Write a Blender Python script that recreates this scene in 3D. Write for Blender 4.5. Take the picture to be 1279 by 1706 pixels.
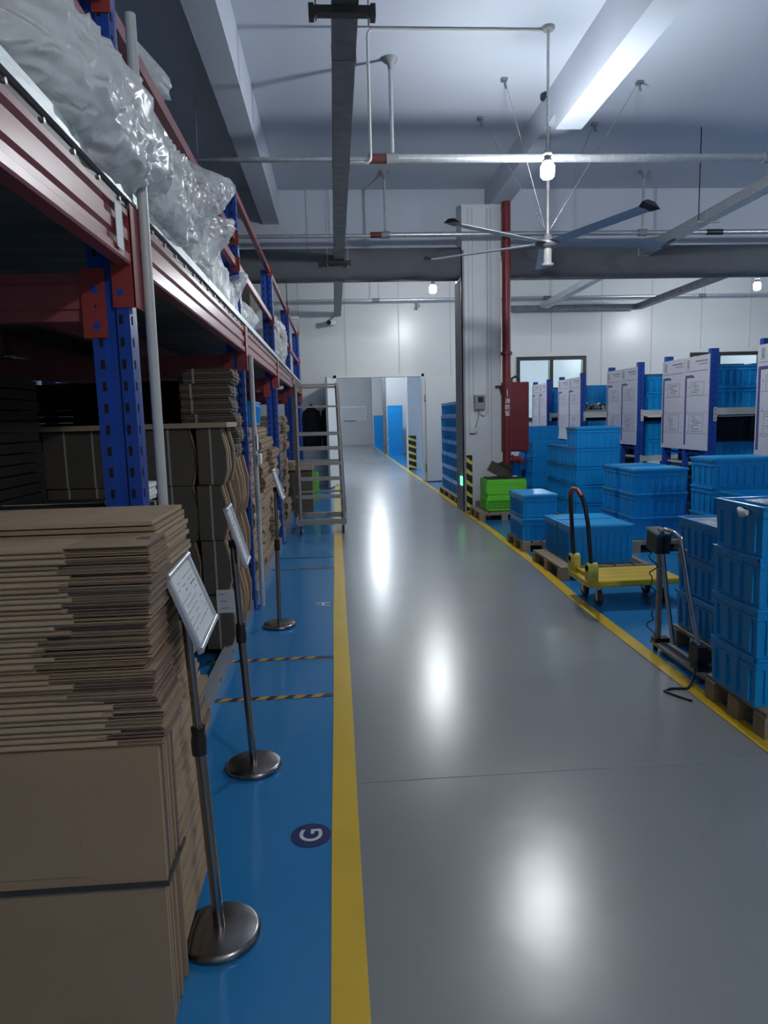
import bpy, bmesh, math, random
from mathutils import Vector, Matrix, noise
for o in list(bpy.data.objects): bpy.data.objects.remove(o)
S = bpy.context.scene
COL = S.collection
PI = math.pi

# ------------------------------------------------------------------ camera
YAW, PITCH, ROLL = math.radians(3.771), math.radians(7.582), math.radians(1.5)
cy, sy, cp, sp, cr, sr = math.cos(YAW), math.sin(YAW), math.cos(PITCH), math.sin(PITCH), math.cos(ROLL), math.sin(ROLL)
fwd = Vector((sy*cp, cy*cp, -sp)); rgt = Vector((cy, -sy, 0)); upv = rgt.cross(fwd)
r2 = rgt*cr - upv*sr; u2 = upv*cr + rgt*sr
cd = bpy.data.cameras.new('camera'); cam = bpy.data.objects.new('camera', cd); COL.objects.link(cam)
cd.sensor_fit = 'VERTICAL'; cd.sensor_height = 36.0; cd.lens = 1165.0*36.0/1706.0
cd.clip_start = 0.02; cd.clip_end = 200
M3 = Matrix((r2, u2, -fwd)).transposed()
cam.matrix_world = Matrix.Translation((0, 0, 1.5)) @ M3.to_4x4()
S.camera = cam

# ------------------------------------------------------------------ world, exposure
w = bpy.data.worlds.new('world'); S.world = w; w.use_nodes = True
w.node_tree.nodes['Background'].inputs[0].default_value = (0.5, 0.65, 0.9, 1)
w.node_tree.nodes['Background'].inputs[1].default_value = 0.02
S.view_settings.view_transform = 'Standard'; S.view_settings.look = 'None'
S.view_settings.gamma = 1; S.view_settings.use_curve_mapping = False
S.view_settings.exposure = 0.65
LAMP_POWER = 520.0        # emission strength of the bulbs in the hall
BACK_POWER = 850.0        # emission strength of the bulbs in the room beyond the door

# ------------------------------------------------------------------ materials
def mat(name, col, rough=0.5, metal=0.0, noise_amt=0.0, nscale=8.0, bump=0.0, bscale=60.0, rvar=0.0, spec=0.5, coat=0.0, stretch=None, emis=None, estr=0.0):
    m = bpy.data.materials.new(name); m.use_nodes = True
    nt = m.node_tree; b = nt.nodes['Principled BSDF']
    b.inputs['Base Color'].default_value = (*col, 1); b.inputs['Roughness'].default_value = rough
    b.inputs['Metallic'].default_value = metal
    b.inputs['Specular IOR Level'].default_value = spec
    if coat: b.inputs['Coat Weight'].default_value = coat; b.inputs['Coat Roughness'].default_value = 0.12
    tc = nt.nodes.new('ShaderNodeTexCoord'); mp = nt.nodes.new('ShaderNodeMapping')
    nt.links.new(tc.outputs['Object'], mp.inputs[0])
    if stretch: mp.inputs['Scale'].default_value = stretch
    if noise_amt > 0:
        n = nt.nodes.new('ShaderNodeTexNoise'); n.inputs['Scale'].default_value = nscale; n.inputs['Detail'].default_value = 5
        nt.links.new(mp.outputs[0], n.inputs['Vector'])
        r = nt.nodes.new('ShaderNodeMapRange'); r.inputs[1].default_value = 0.15; r.inputs[2].default_value = 0.85
        r.inputs[3].default_value = 1-noise_amt; r.inputs[4].default_value = 1+noise_amt
        nt.links.new(n.outputs['Fac'], r.inputs[0])
        mx = nt.nodes.new('ShaderNodeMix'); mx.data_type = 'RGBA'; mx.blend_type = 'MULTIPLY'; mx.inputs[0].default_value = 1
        mx.inputs[6].default_value = (*col, 1)
        cc = nt.nodes.new('ShaderNodeCombineColor')
        for i in range(3): nt.links.new(r.outputs[0], cc.inputs[i])
        nt.links.new(cc.outputs[0], mx.inputs[7]); nt.links.new(mx.outputs[2], b.inputs['Base Color'])
    if rvar > 0:
        n2 = nt.nodes.new('ShaderNodeTexNoise'); n2.inputs['Scale'].default_value = nscale*0.6; n2.inputs['Detail'].default_value = 3
        nt.links.new(mp.outputs[0], n2.inputs['Vector'])
        r2_ = nt.nodes.new('ShaderNodeMapRange'); r2_.inputs[1].default_value = 0.1; r2_.inputs[2].default_value = 0.9
        r2_.inputs[3].default_value = rough-rvar; r2_.inputs[4].default_value = rough+rvar
        nt.links.new(n2.outputs['Fac'], r2_.inputs[0]); nt.links.new(r2_.outputs[0], b.inputs['Roughness'])
    if bump > 0:
        n3 = nt.nodes.new('ShaderNodeTexNoise'); n3.inputs['Scale'].default_value = bscale; n3.inputs['Detail'].default_value = 4
        nt.links.new(mp.outputs[0], n3.inputs['Vector'])
        bp = nt.nodes.new('ShaderNodeBump'); bp.inputs['Strength'].default_value = bump; bp.inputs['Distance'].default_value = 0.01
        nt.links.new(n3.outputs['Fac'], bp.inputs['Height']); nt.links.new(bp.outputs[0], b.inputs['Normal'])
    if emis: b.inputs['Emission Color'].default_value = (*emis, 1); b.inputs['Emission Strength'].default_value = estr
    return m

MT = dict(
 grey_floor = mat('grey_epoxy', (0.25,0.265,0.265), 0.25, noise_amt=0.07, nscale=1.6, bump=0.10, bscale=4.5, spec=0.5),
 blue_floor = mat('blue_epoxy', (0.026,0.22,0.50), 0.17, noise_amt=0.05, nscale=1.1, bump=0.08, bscale=4.5, spec=0.6),
 yellow_paint = mat('yellow_paint', (0.76,0.50,0.035), 0.25, noise_amt=0.10, nscale=3),
 black_paint = mat('black_paint', (0.012,0.012,0.014), 0.4),
 tape_orange = mat('orange_tape', (0.55,0.27,0.03), 0.4),
 wall = mat('white_panel', (0.60,0.61,0.60), 0.30, noise_amt=0.03, nscale=0.8, bump=0.02, bscale=3),
 plaster = mat('painted_plaster', (0.53,0.575,0.655), 0.85, noise_amt=0.03, nscale=1.0, bump=0.05, bscale=14),
 seam = mat('panel_seam', (0.30,0.31,0.31), 0.5),
 trimw = mat('white_trim', (0.62,0.63,0.62), 0.35),
 pillar = mat('pillar_cladding', (0.62,0.64,0.66), 0.38, noise_amt=0.04, nscale=2),
 silver = mat('brushed_silver', (0.26,0.27,0.29), 0.6, metal=0.2, noise_amt=0.06, nscale=12),
 side_grey = mat('matt_grey_cladding', (0.30,0.31,0.33), 0.9, spec=0.1),
 galv = mat('galvanised_steel', (0.50,0.52,0.53), 0.38, metal=0.75, noise_amt=0.22, nscale=22),
 darkgalv = mat('dull_tray_steel', (0.20,0.20,0.21), 0.5, metal=0.5, noise_amt=0.35, nscale=9),
 chrome = mat('polished_steel', (0.52,0.50,0.50), 0.16, metal=1.0),
 dark_chrome = mat('brushed_dark_steel', (0.30,0.28,0.27), 0.25, metal=1.0),
 steel_paint = mat('grey_painted_steel', (0.30,0.29,0.28), 0.42, metal=0.2),
 black = mat('black_plastic', (0.015,0.015,0.017), 0.4),
 rubber = mat('rubber', (0.03,0.03,0.03), 0.7),
 rack_blue = mat('rack_blue_paint', (0.012,0.065,0.36), 0.38, noise_amt=0.08, nscale=10),
 rack_red = mat('rack_red_paint', (0.31,0.085,0.09), 0.30, noise_amt=0.10, nscale=8, bump=0.05, bscale=20),
 rack_red2 = mat('bright_red_bracket', (0.30,0.038,0.032), 0.5),
 hole = mat('slot_shadow_black', (0.006,0.006,0.008), 0.8),
 zinc = mat('zinc_deck_edge', (0.58,0.62,0.62), 0.42, metal=0.6, noise_amt=0.25, nscale=40, bump=0.1, bscale=90, stretch=(1,0.2,1)),
 deck = mat('deck_sheet', (0.16,0.18,0.19), 0.55, metal=0.4),
 pole = mat('white_coated_pole', (0.55,0.57,0.55), 0.4),
 carton = mat('brown_cardboard', (0.37,0.255,0.155), 0.8, noise_amt=0.10, nscale=5, bump=0.08, bscale=50),
 carton_pale = mat('pale_cardboard', (0.43,0.315,0.205), 0.8, noise_amt=0.12, nscale=9),
 carton_edge = mat('cut_cardboard_edge', (0.21,0.15,0.12), 0.9, noise_amt=0.35, nscale=30, stretch=(1,1,4)),
 near_black = mat('shade_black_cardboard', (0.014,0.013,0.012), 0.9, spec=0.08),  # cardboard coloured near black for the deep shade inside the rack
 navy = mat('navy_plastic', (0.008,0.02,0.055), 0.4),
 carton_dark = mat('dull_shaded_cardboard', (0.105,0.088,0.068), 0.85, noise_amt=0.15, nscale=6),  # darkened so the standing bundles carry the rack's shade in their colour
 strap = mat('pale_strap', (0.38,0.36,0.30), 0.5),
 greystrap = mat('dark_strap', (0.05,0.05,0.045), 0.6),
 paper = mat('white_paper', (0.72,0.73,0.73), 0.6),
 ink = mat('grey_ink', (0.16,0.16,0.22), 0.7),
 ink_dark = mat('dark_ink', (0.04,0.04,0.08), 0.6),
 purple = mat('purple_print', (0.085,0.075,0.24), 0.5),
 board = mat('white_notice_board', (0.60,0.60,0.66), 0.22, noise_amt=0.02, nscale=3),
 crate = mat('blue_plastic', (0.008,0.31,0.72), 0.32, noise_amt=0.06, nscale=4),
 crate_lid = mat('blue_plastic_lid', (0.02,0.36,0.76), 0.34),
 green = mat('green_plastic', (0.17,0.72,0.04), 0.38),
 wood = mat('pallet_wood', (0.30,0.235,0.165), 0.8, noise_amt=0.25, nscale=14, stretch=(1,6,6)),
 trolley = mat('yellow_deck_paint', (0.72,0.50,0.02), 0.35, noise_amt=0.10, nscale=6),
 trolley_pl = mat('yellow_plastic', (0.68,0.60,0.10), 0.4),
 maroon = mat('maroon_paint', (0.18,0.018,0.022), 0.42, noise_amt=0.12, nscale=4),
 rust = mat('orange_red_primer', (0.11,0.032,0.026), 0.6, noise_amt=0.3, nscale=14),
 grey_pl = mat('grey_plastic', (0.26,0.27,0.27), 0.5),
 screen = mat('dark_display', (0.02,0.025,0.03), 0.2),
 frame_black = mat('black_window_frame', (0.02,0.022,0.022), 0.4),
 cloth_dark = mat('dark_cloth', (0.010,0.011,0.016), 0.9),
 duct = mat('grey_fabric_duct', (0.12,0.128,0.145), 0.8, noise_amt=0.12, nscale=2.0),
 foam = mat('white_foam', (0.84,0.85,0.84), 0.7, noise_amt=0.06, nscale=9, bump=0.25, bscale=25),
 disc = mat('navy_marker', (0.018,0.030,0.13), 0.3),
 white_paint = mat('white_floor_paint', (0.62,0.66,0.74), 0.4),
 red_film = mat('red_film', (0.45,0.03,0.03), 0.35),
 alum = mat('aluminium_frame', (0.62,0.64,0.66), 0.30, metal=0.7),
 glow_green = mat('green_sign_glow', (0.02,0.3,0.08), 0.4, emis=(0.1,1.0,0.35), estr=2.0),
 bulb = mat('lit_bulb', (1,1,1), 0.3, emis=(0.92,0.965,1.0), estr=LAMP_POWER),
 bulb_dim = mat('dim_lit_bulb', (1,1,1), 0.3, emis=(0.95,0.97,1.0), estr=LAMP_POWER*0.85),
 bulb_back = mat('lit_bulb_far_room', (1,1,1), 0.3, emis=(0.86,0.94,1.0), estr=BACK_POWER),
 fan = mat('fan_blade_silver', (0.45,0.48,0.52), 0.4, metal=0.3),
 wire = mat('steel_wire', (0.35,0.36,0.38), 0.35, metal=0.8),
)
# duct wrinkles
def wrinkle(m, strength, scale, dist=0.05, sx=(1,1,1)):
    nt = m.node_tree; b = nt.nodes['Principled BSDF']
    tc = nt.nodes.new('ShaderNodeTexCoord'); mp = nt.nodes.new('ShaderNodeMapping'); mp.inputs['Scale'].default_value = sx
    n = nt.nodes.new('ShaderNodeTexNoise'); n.inputs['Scale'].default_value = scale; n.inputs['Detail'].default_value = 3
    n.inputs['Distortion'].default_value = 1.5
    try: n.noise_type = 'RIDGED_MULTIFRACTAL'
    except Exception: pass
    bp = nt.nodes.new('ShaderNodeBump'); bp.inputs['Strength'].default_value = strength; bp.inputs['Distance'].default_value = dist
    nt.links.new(tc.outputs['Object'], mp.inputs[0]); nt.links.new(mp.outputs[0], n.inputs['Vector'])
    nt.links.new(n.outputs['Fac'], bp.inputs['Height']); nt.links.new(bp.outputs[0], b.inputs['Normal'])
wrinkle(MT['duct'], 0.8, 1.6, 0.12, (0.6,1,1.0))
# translucent plastic film: a real two-sided mix of clear and glossy white
def film(name, alpha, seedscale):
    m = bpy.data.materials.new(name); m.use_nodes = True; nt = m.node_tree
    b = nt.nodes['Principled BSDF']; out = nt.nodes['Material Output']
    b.inputs['Base Color'].default_value = (0.93,0.95,0.95,1); b.inputs['Roughness'].default_value = 0.25
    b.inputs['Specular IOR Level'].default_value = 0.9
    wrinkle(m, 1.0, seedscale, 0.03, (0.55,1.0,1.3))
    tr = nt.nodes.new('ShaderNodeBsdfTransparent'); mx = nt.nodes.new('ShaderNodeMixShader')
    n = nt.nodes.new('ShaderNodeTexNoise'); n.inputs['Scale'].default_value = seedscale*0.7; n.inputs['Detail'].default_value = 6
    r = nt.nodes.new('ShaderNodeMapRange'); r.inputs[1].default_value = 0.35; r.inputs[2].default_value = 0.65
    r.inputs[3].default_value = max(0, alpha-0.25); r.inputs[4].default_value = min(1, alpha+0.25)
    tc = nt.nodes.new('ShaderNodeTexCoord'); nt.links.new(tc.outputs['Object'], n.inputs['Vector'])
    nt.links.new(n.outputs['Fac'], r.inputs[0]); nt.links.new(r.outputs[0], mx.inputs[0])
    tl_ = nt.nodes.new('ShaderNodeBsdfTranslucent'); tl_.inputs[0].default_value = (0.9,0.93,0.93,1)
    mt_ = nt.nodes.new('ShaderNodeMixShader'); mt_.inputs[0].default_value = 0.35
    nt.links.new(b.outputs[0], mt_.inputs[1]); nt.links.new(tl_.outputs[0], mt_.inputs[2])
    nt.links.new(tr.outputs[0], mx.inputs[1]); nt.links.new(mt_.outputs[0], mx.inputs[2]); nt.links.new(mx.outputs[0], out.inputs[0])
    return m
MT['film'] = film('clear_plastic_film', 0.6, 11.0)
MT['film_dense'] = film('milky_plastic_film', 0.9, 9.0)
# window glass
g = bpy.data.materials.new('window_glass'); g.use_nodes = True; nt = g.node_tree
gl = nt.nodes.new('ShaderNodeBsdfGlossy'); gl.inputs['Roughness'].default_value = 0.02
tr = nt.nodes.new('ShaderNodeBsdfTransparent'); tr.inputs[0].default_value = (0.92,0.96,0.95,1)
fr = nt.nodes.new('ShaderNodeFresnel'); mx = nt.nodes.new('ShaderNodeMixShader')
nt.links.new(fr.outputs[0], mx.inputs[0]); nt.links.new(tr.outputs[0], mx.inputs[1]); nt.links.new(gl.outputs[0], mx.inputs[2])
nt.links.new(mx.outputs[0], nt.nodes['Material Output'].inputs[0]); MT['glass'] = g

# ------------------------------------------------------------------ mesh builder
def wloc(o):
    v = Vector((0,0,0))
    while o: v += o.location; o = o.parent
    return v
class MB:
    def __init__(s): s.v=[]; s.f=[]; s.m=[]; s.sm=[]; s.mats=[]
    def mi(s, m):
        if m is None: return 0
        if m not in s.mats: s.mats.append(m)
        return s.mats.index(m)
    def add(s, vs, fs, m=None, smooth=False):
        o = len(s.v); k = s.mi(m); s.v += [tuple(v) for v in vs]
        for f in fs: s.f.append(tuple(i+o for i in f)); s.m.append(k); s.sm.append(smooth)
        return s
    def box(s, x0,x1,y0,y1,z0,z1, m=None, T=None):
        vs = [(x,y,z) for z in (z0,z1) for y in (y0,y1) for x in (x0,x1)]
        if T: vs = [T @ Vector(v) for v in vs]
        return s.add(vs, [(0,2,3,1),(4,5,7,6),(0,1,5,4),(2,6,7,3),(1,3,7,5),(0,4,6,2)], m)
    def cbox(s, c, d, m=None, R=None):
        T = Matrix.Translation(c) @ (R.to_4x4() if R else Matrix.Identity(4))
        return s.box(-d[0]/2,d[0]/2,-d[1]/2,d[1]/2,-d[2]/2,d[2]/2, m, T)
    def taper(s, x0,x1,y0,y1,z0,z1,t, m=None):
        vs = [(x0+t,y0+t,z0),(x1-t,y0+t,z0),(x1-t,y1-t,z0),(x0+t,y1-t,z0),(x0,y0,z1),(x1,y0,z1),(x1,y1,z1),(x0,y1,z1)]
        return s.add(vs, [(0,3,2,1),(4,5,6,7),(0,1,5,4),(1,2,6,5),(2,3,7,6),(3,0,4,7)], m)
    def tube(s, pts, r, n=10, m=None, caps=True):
        pts = [Vector(p) for p in pts]; rs = r if isinstance(r,(list,tuple)) else [r]*len(pts)
        vs=[]; prev=None
        for i,p in enumerate(pts):
            if i==0: d = pts[1]-p
            elif i==len(pts)-1: d = p-pts[i-1]
            else: d = (pts[i+1]-p).normalized()+(p-pts[i-1]).normalized()
            d.normalize()
            if prev is None:
                a = Vector((0,0,1)) if abs(d.z)<0.9 else Vector((1,0,0)); u = d.cross(a).normalized()
            else:
                u = (prev - d*prev.dot(d)).normalized()
            prev = u; w_ = d.cross(u)
            for k in range(n):
                a = 2*PI*k/n; vs.append(p + (u*math.cos(a)+w_*math.sin(a))*rs[i])
        fs=[]
        for i in range(len(pts)-1):
            for k in range(n):
                a=i*n+k; b=i*n+(k+1)%n; fs.append((a,b,b+n,a+n))
        s.add(vs, fs, m, True)
        if caps:
            o=len(s.v); s.add([vs[k] for k in range(n)],[tuple(range(n))[::-1]],m)
            s.add([vs[-n+k] for k in range(n)],[tuple(range(n))],m)
        return s
    def lathe(s, c, prof, n=32, m=None):
        vs=[]; fs=[]
        for r,z in prof:
            for k in range(n): a=2*PI*k/n; vs.append((c[0]+r*math.cos(a), c[1]+r*math.sin(a), c[2]+z))
        for i in range(len(prof)-1):
            for k in range(n): a=i*n+k; b=i*n+(k+1)%n; fs.append((a,b,b+n,a+n))
        s.add(vs, fs, m, True)
        s.add([vs[k] for k in range(n)],[tuple(range(n))[::-1]],m)
        s.add([vs[-n+k] for k in range(n)],[tuple(range(n))],m)
        return s
    def prism(s, prof, p0, p1, axis='y', m=None):
        # prof: list of (a,b); axis y: a->x b->z ; axis x: a->y b->z ; axis z: a->x b->y
        def P(a,b,t): return {'y':(a,t,b),'x':(t,a,b),'z':(a,b,t)}[axis]
        n=len(prof); vs=[P(a,b,p0) for a,b in prof]+[P(a,b,p1) for a,b in prof]
        fs=[(i,(i+1)%n,n+(i+1)%n,n+i) for i in range(n)]+[tuple(range(n))[::-1],tuple(range(n,2*n))]
        return s.add(vs,fs,m)
    def quad(s, a,b,c,d, m=None): return s.add([a,b,c,d],[(0,1,2,3)],m)
    def text(s, txt, size, T, m, ext=0.0):
        c = bpy.data.curves.new('t','FONT'); c.body=txt; c.size=size; c.align_x='CENTER'; c.align_y='CENTER'; c.extrude=ext
        c.offset = size*0.012
        o = bpy.data.objects.new('t',c); COL.objects.link(o)
        dg = bpy.context.evaluated_depsgraph_get(); me = bpy.data.meshes.new_from_object(o.evaluated_get(dg))
        vs=[T@v.co for v in me.vertices]; fs=[tuple(p.vertices) for p in me.polygons]
        s.add(vs,fs,m); bpy.data.objects.remove(o); bpy.data.curves.remove(c); bpy.data.meshes.remove(me)
        return s
    def mesh(s, name, m, off):
        me = bpy.data.meshes.new(name)
        me.from_pydata([(v[0]-off[0],v[1]-off[1],v[2]-off[2]) for v in s.v],[],s.f)
        base = m; mats = [x if x is not None else base for x in (s.mats or [])]
        hasnone = 0
        ml = s.mats[:] 
        if not ml: ml=[m]
        for x in ml: me.materials.append(MT[x] if isinstance(x,str) else x)
        me.polygons.foreach_set('material_index', s.m); me.polygons.foreach_set('use_smooth', s.sm)
        bm = bmesh.new(); bm.from_mesh(me); bmesh.ops.recalc_face_normals(bm, faces=bm.faces); bm.to_mesh(me); bm.free()
        me.update(); return me
    def build(s, name, m=None, parent=None, bevel=0.0, off=None, kind=None):
        if m is not None:
            # faces added without a material use the first slot
            if not s.mats: s.mats=[m]
        if parent is not None: off = wloc(parent); loc=(0,0,0)
        elif off is None:
            xs=[v[0] for v in s.v]; ys=[v[1] for v in s.v]; zs=[v[2] for v in s.v]
            off=((min(xs)+max(xs))/2,(min(ys)+max(ys))/2,min(zs)); loc=off
        else: loc=off
        o = bpy.data.objects.new(name, s.mesh(name, m, off)); COL.objects.link(o); o.location=loc
        if parent is not None: o.parent=parent
        if bevel:
            b=o.modifiers.new('bevel','BEVEL'); b.width=bevel; b.segments=2; b.limit_method='ANGLE'; b.angle_limit=0.7
        if kind: o['kind']=kind
        return o
def tag(o, label, cat, group=None, kind=None):
    o['label']=label; o['category']=cat
    if group: o['group']=group
    if kind: o['kind']=kind
    return o
def thing(name, loc, label, cat, group=None):
    o = bpy.data.objects.new(name, None); COL.objects.link(o); o.location=loc; o.empty_display_size=0.1
    return tag(o,label,cat,group)
def struct(mb, name, m=None, label=None):
    o = mb.build(name, m); o['kind']='structure'
    if label: o['label']=label
    return o
def dup(o, loc, rz=None, label=None, cat=None, group=None, rot=None):
    def cp_(a, par):
        c=a.copy(); COL.objects.link(c)
        if par is not None: c.parent=par
        for ch in list(a.children): cp_(ch, c)
        return c
    c = cp_(o, None); c.location=loc
    if rz is not None: c.rotation_euler=(0,0,rz)
    if rot is not None: c.rotation_euler=rot
    if label: c['label']=label
    if cat: c['category']=cat
    if group: c['group']=group
    return c
ORD=['first','second','third','fourth','fifth','sixth','seventh','eighth','ninth','tenth','eleventh','twelfth','thirteenth','fourteenth','fifteenth','sixteenth','seventeenth','eighteenth','nineteenth','twentieth','twenty-first','twenty-second','twenty-third','twenty-fourth','twenty-fifth','twenty-sixth','twenty-seventh','twenty-eighth','twenty-ninth','thirtieth','thirty-first','thirty-second','thirty-third','thirty-fourth','thirty-fifth','thirty-sixth']
def lvl(i, n):
    "position words for level i (0=bottom) in a stack of n"
    if n==1: return 'the only one'
    if i==0: return 'lowest'
    if i==n-1: return 'topmost'
    if n==3: return 'middle one'
    return ORD[i]+' from bottom'

# ------------------------------------------------------------------ room shell
FY0, FY1 = -3.0, 16.4
XL, XR, CZ = -4.6, 12.5, 5.0
# right edge of the aisle follows a slightly kinked painted line
RL = [(1.845,-3.0),(1.845,2.8),(1.85,4.0),(1.865,5.4),(1.94,7.0),(1.97,9.0),(1.98,11.5),(2.0,16.9),(2.05,42.0)]
f = MB()
f.quad((XL,-3.0,0),(-0.06,-3.0,0),(-0.06,42,0),(XL,42,0),'blue_floor')
for (xa,ya),(xb,yb) in zip(RL,RL[1:]):
    f.quad((-0.06,ya,0),(xa,ya,0),(xb,yb,0),(-0.06,yb,0),'grey_floor')
    f.quad((xa,ya,0),(XR,ya,0),(XR,yb,0),(xb,yb,0),'blue_floor')
f.quad((XL,-3.0,-0.1),(XL,42,-0.1),(XR,42,-0.1),(XR,-3.0,-0.1),'grey_floor')
fl_ = struct(f,'floor',None,'glossy epoxy floor, grey in the aisle and blue at both sides')
t = MB(); random.seed(3)
pts=[]; y=-2.9
while y<16.3: pts.append(y); y+=0.35
def strip(mb, xs, z=0.003, m='yellow_paint', w_=0.1):
    for (a,ya),(b,yb) in zip(xs,xs[1:]): mb.quad((a,ya,z),(a+w_,ya,z),(b+w_,yb,z),(b,yb,z),m)
strip(t,[(-0.062+0.002*math.sin(y*2.1),y) for y in pts+[42]])
struct(t,'trim_1',None,'long yellow line painted along the left edge of the grey aisle')
t = MB()
for (xa,ya),(xb,yb) in zip(RL,RL[1:]): t.quad((xa,ya,0.003),(xa+0.09,ya,0.003),(xb+0.09,yb,0.003),(xb,yb,0.003),'yellow_paint')
struct(t,'trim_2',None,'yellow line painted along the right edge of the grey aisle')
t = MB(); t.box(0.02,1.90,2.742,2.746,0.0005,0.0012,'seam'); struct(t,'trim_3',None,'thin dark joint running across the grey epoxy floor')
# far wall with door opening and two windows
WT=0.1
holes=[(0.06,2.03,0.0,2.455),(4.27,5.93,1.36,2.85),(8.45,11.6,1.36,2.87)]
wl=MB(); xs=[XL,0.06,2.03,4.27,5.93,8.45,11.6,XR]
for a,b in zip(xs,xs[1:]):
    h=[q for q in holes if q[0]==a and q[1]==b]
    if not h: wl.box(a,b,FY1,FY1+WT,0,CZ,'wall')
    else:
        if h[0][2]>0: wl.box(a,b,FY1,FY1+WT,0,h[0][2],'wall')
        wl.box(a,b,FY1,FY1+WT,h[0][3],CZ,'wall')
struct(wl,'wall_back')
t=MB()
for x in (-3.2,-2.0,-0.75,0.30,1.53,2.72,3.9,5.1,6.3,7.5,8.7,9.9,11.1):
    z0=0.0
    if 0.06<x<2.03 : z0=2.5
    if 4.27<x<5.93 or 8.45<x<11.6: z0=2.95
    t.box(x-0.006,x+0.006,FY1-0.004,FY1,z0,CZ,'seam'); t.box(x-0.02,x-0.006,FY1-0.007,FY1,z0,CZ,'trimw')
struct(t,'trim_4',None,'vertical joints between the white panels of the far wall')
struct(MB().box(XL-0.1,XL,-3,42,0,CZ,'plaster'),'wall_left')
struct(MB().box(XR,XR+0.1,-3,42,0,CZ,'wall'),'wall_right')
struct(MB().box(XL,XR,-3.1,-3.0,0,CZ,'wall'),'wall_front')
c=MB().box(XL-0.1,XR+0.1,-3.1,FY1+WT,CZ,CZ+0.1,'plaster'); struct(c,'ceiling')
c=MB().box(XL-0.1,XR+0.1,FY1+WT,42.1,4.7,4.8,'plaster'); c.build('ceiling',None)['kind']='structure'
struct(MB().box(XL,XR,42.0,42.1,0,4.7,'wall'),'wall_end')
struct(MB().box(3.2,XR,24.0,24.1,0,4.7,'wall'),'wall_partition')
struct(MB().box(2.16,XR,29.9,30.0,0,4.7,'wall'),'wall_corridor')
struct(MB().box(2.05,XR,38.5,38.6,0,4.7,'wall'),'wall_corridor_end')
# concrete beams under the ceiling
struct(MB().box(-1.0,-0.75,-3,11.3,4.5,CZ,'plaster'),'trim_5',None,'left painted concrete beam running lengthwise under the ceiling')
b=MB(); b.box(2.44,2.72,-3,7.75,4.5,CZ,'plaster'); b.box(2.44,2.72,7.75,11.3,4.66,CZ,'plaster')
struct(b,'trim_6',None,'right painted concrete beam running lengthwise to the pillar')
struct(MB().box(XL,XR,11.3,11.6,4.0,CZ,'plaster'),'trim_7',None,'painted concrete beam crossing the hall above the grey duct')
# door frame and leaves
d=thing('door_1',(1.045,FY1,0),'white double door standing open in the far wall','door'); d['kind']='structure'; del d['category']
fr_=MB(); fr_.box(0.0,0.06,FY1-0.03,FY1+WT+0.02,0,2.515,'trimw'); fr_.box(2.03,2.09,FY1-0.03,FY1+WT+0.02,0,2.515,'trimw'); fr_.box(0.0,2.09,FY1-0.03,FY1+WT+0.02,2.455,2.515,'trimw')
fr_.build('door_frame',None,d)
lf=MB(); T=Matrix.Translation((0.03,FY1-0.03,0))@Matrix.Rotation(math.radians(-102),4,'Z')
lf.box(0.0,0.95,-0.02,0.02,0.02,2.43,'trimw',T); lf.box(0.93,0.955,-0.022,0.022,0.02,2.43,'seam',T); lf.box(0.55,0.85,-0.024,-0.02,1.9,2.1,'paper',T)
o=lf.build('door_leaf',None,d); o['label']='left leaf swung out into the aisle'
lf=MB(); lf.box(2.12,3.08,FY1-0.075,FY1-0.035,0.02,2.44,'trimw')
for z in (0.3,1.9): lf.box(2.085,2.12,FY1-0.06,FY1-0.04,z,z+0.14,'silver')
o=lf.build('door_leaf',None,d); o['label']='right leaf folded back flat against the wall'
# windows
def window(n,x0,x1,z0,z1,mull):
    r=thing('window_%d'%n,((x0+x1)/2,FY1,z0),'black framed sliding window in the far wall','w'); r['kind']='structure'; del r['category']
    r['label']='black framed window left of the shelves' if n==1 else 'long black framed window above the right shelves'
    q=MB(); e=0.08
    q.box(x0,x1,FY1-0.03,FY1+0.11,z0,z0+e,'frame_black'); q.box(x0,x1,FY1-0.03,FY1+0.11,z1-e,z1,'frame_black')
    for x in [x0+e/2,x1-e/2]+mull: q.box(x-e/2,x+e/2,FY1-0.029,FY1+0.109,z0+e,z1-e,'frame_black')
    q.build('window_frame',None,r)
    xs=[x0+e]+mull+[x1-e]
    for a,b in zip(xs,xs[1:]): MB().box(a+0.01,b-0.01,FY1+0.04,FY1+0.046,z0+e,z1-e,'glass').build('pane',None,r)
window(1,4.27,5.93,1.36,2.85,[5.1]); window(2,8.45,11.6,1.36,2.87,[9.15,10.2])
# pillar
p=MB(); p.box(2.0,2.6,10.9,11.5,0,4.66,'pillar')
struct(p,'wall_pillar')
t=MB(); t.box(1.988,2.0,10.885,11.5,0,3.6,'side_grey'); t.box(1.985,2.0,10.885,10.94,0,4.0,'silver'); t.box(1.985,2.03,10.885,10.9,0,4.0,'silver')
for x in (2.16,2.44): t.box(x-0.003,x+0.003,10.895,10.9,1.7 if x<2.2 else 0.7,4.6,'seam')
t.box(2.095,2.105,10.888,10.9,1.2,4.6,'pole')
struct(t,'trim_8',None,'silver corner strip and joints on the pillar')

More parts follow.
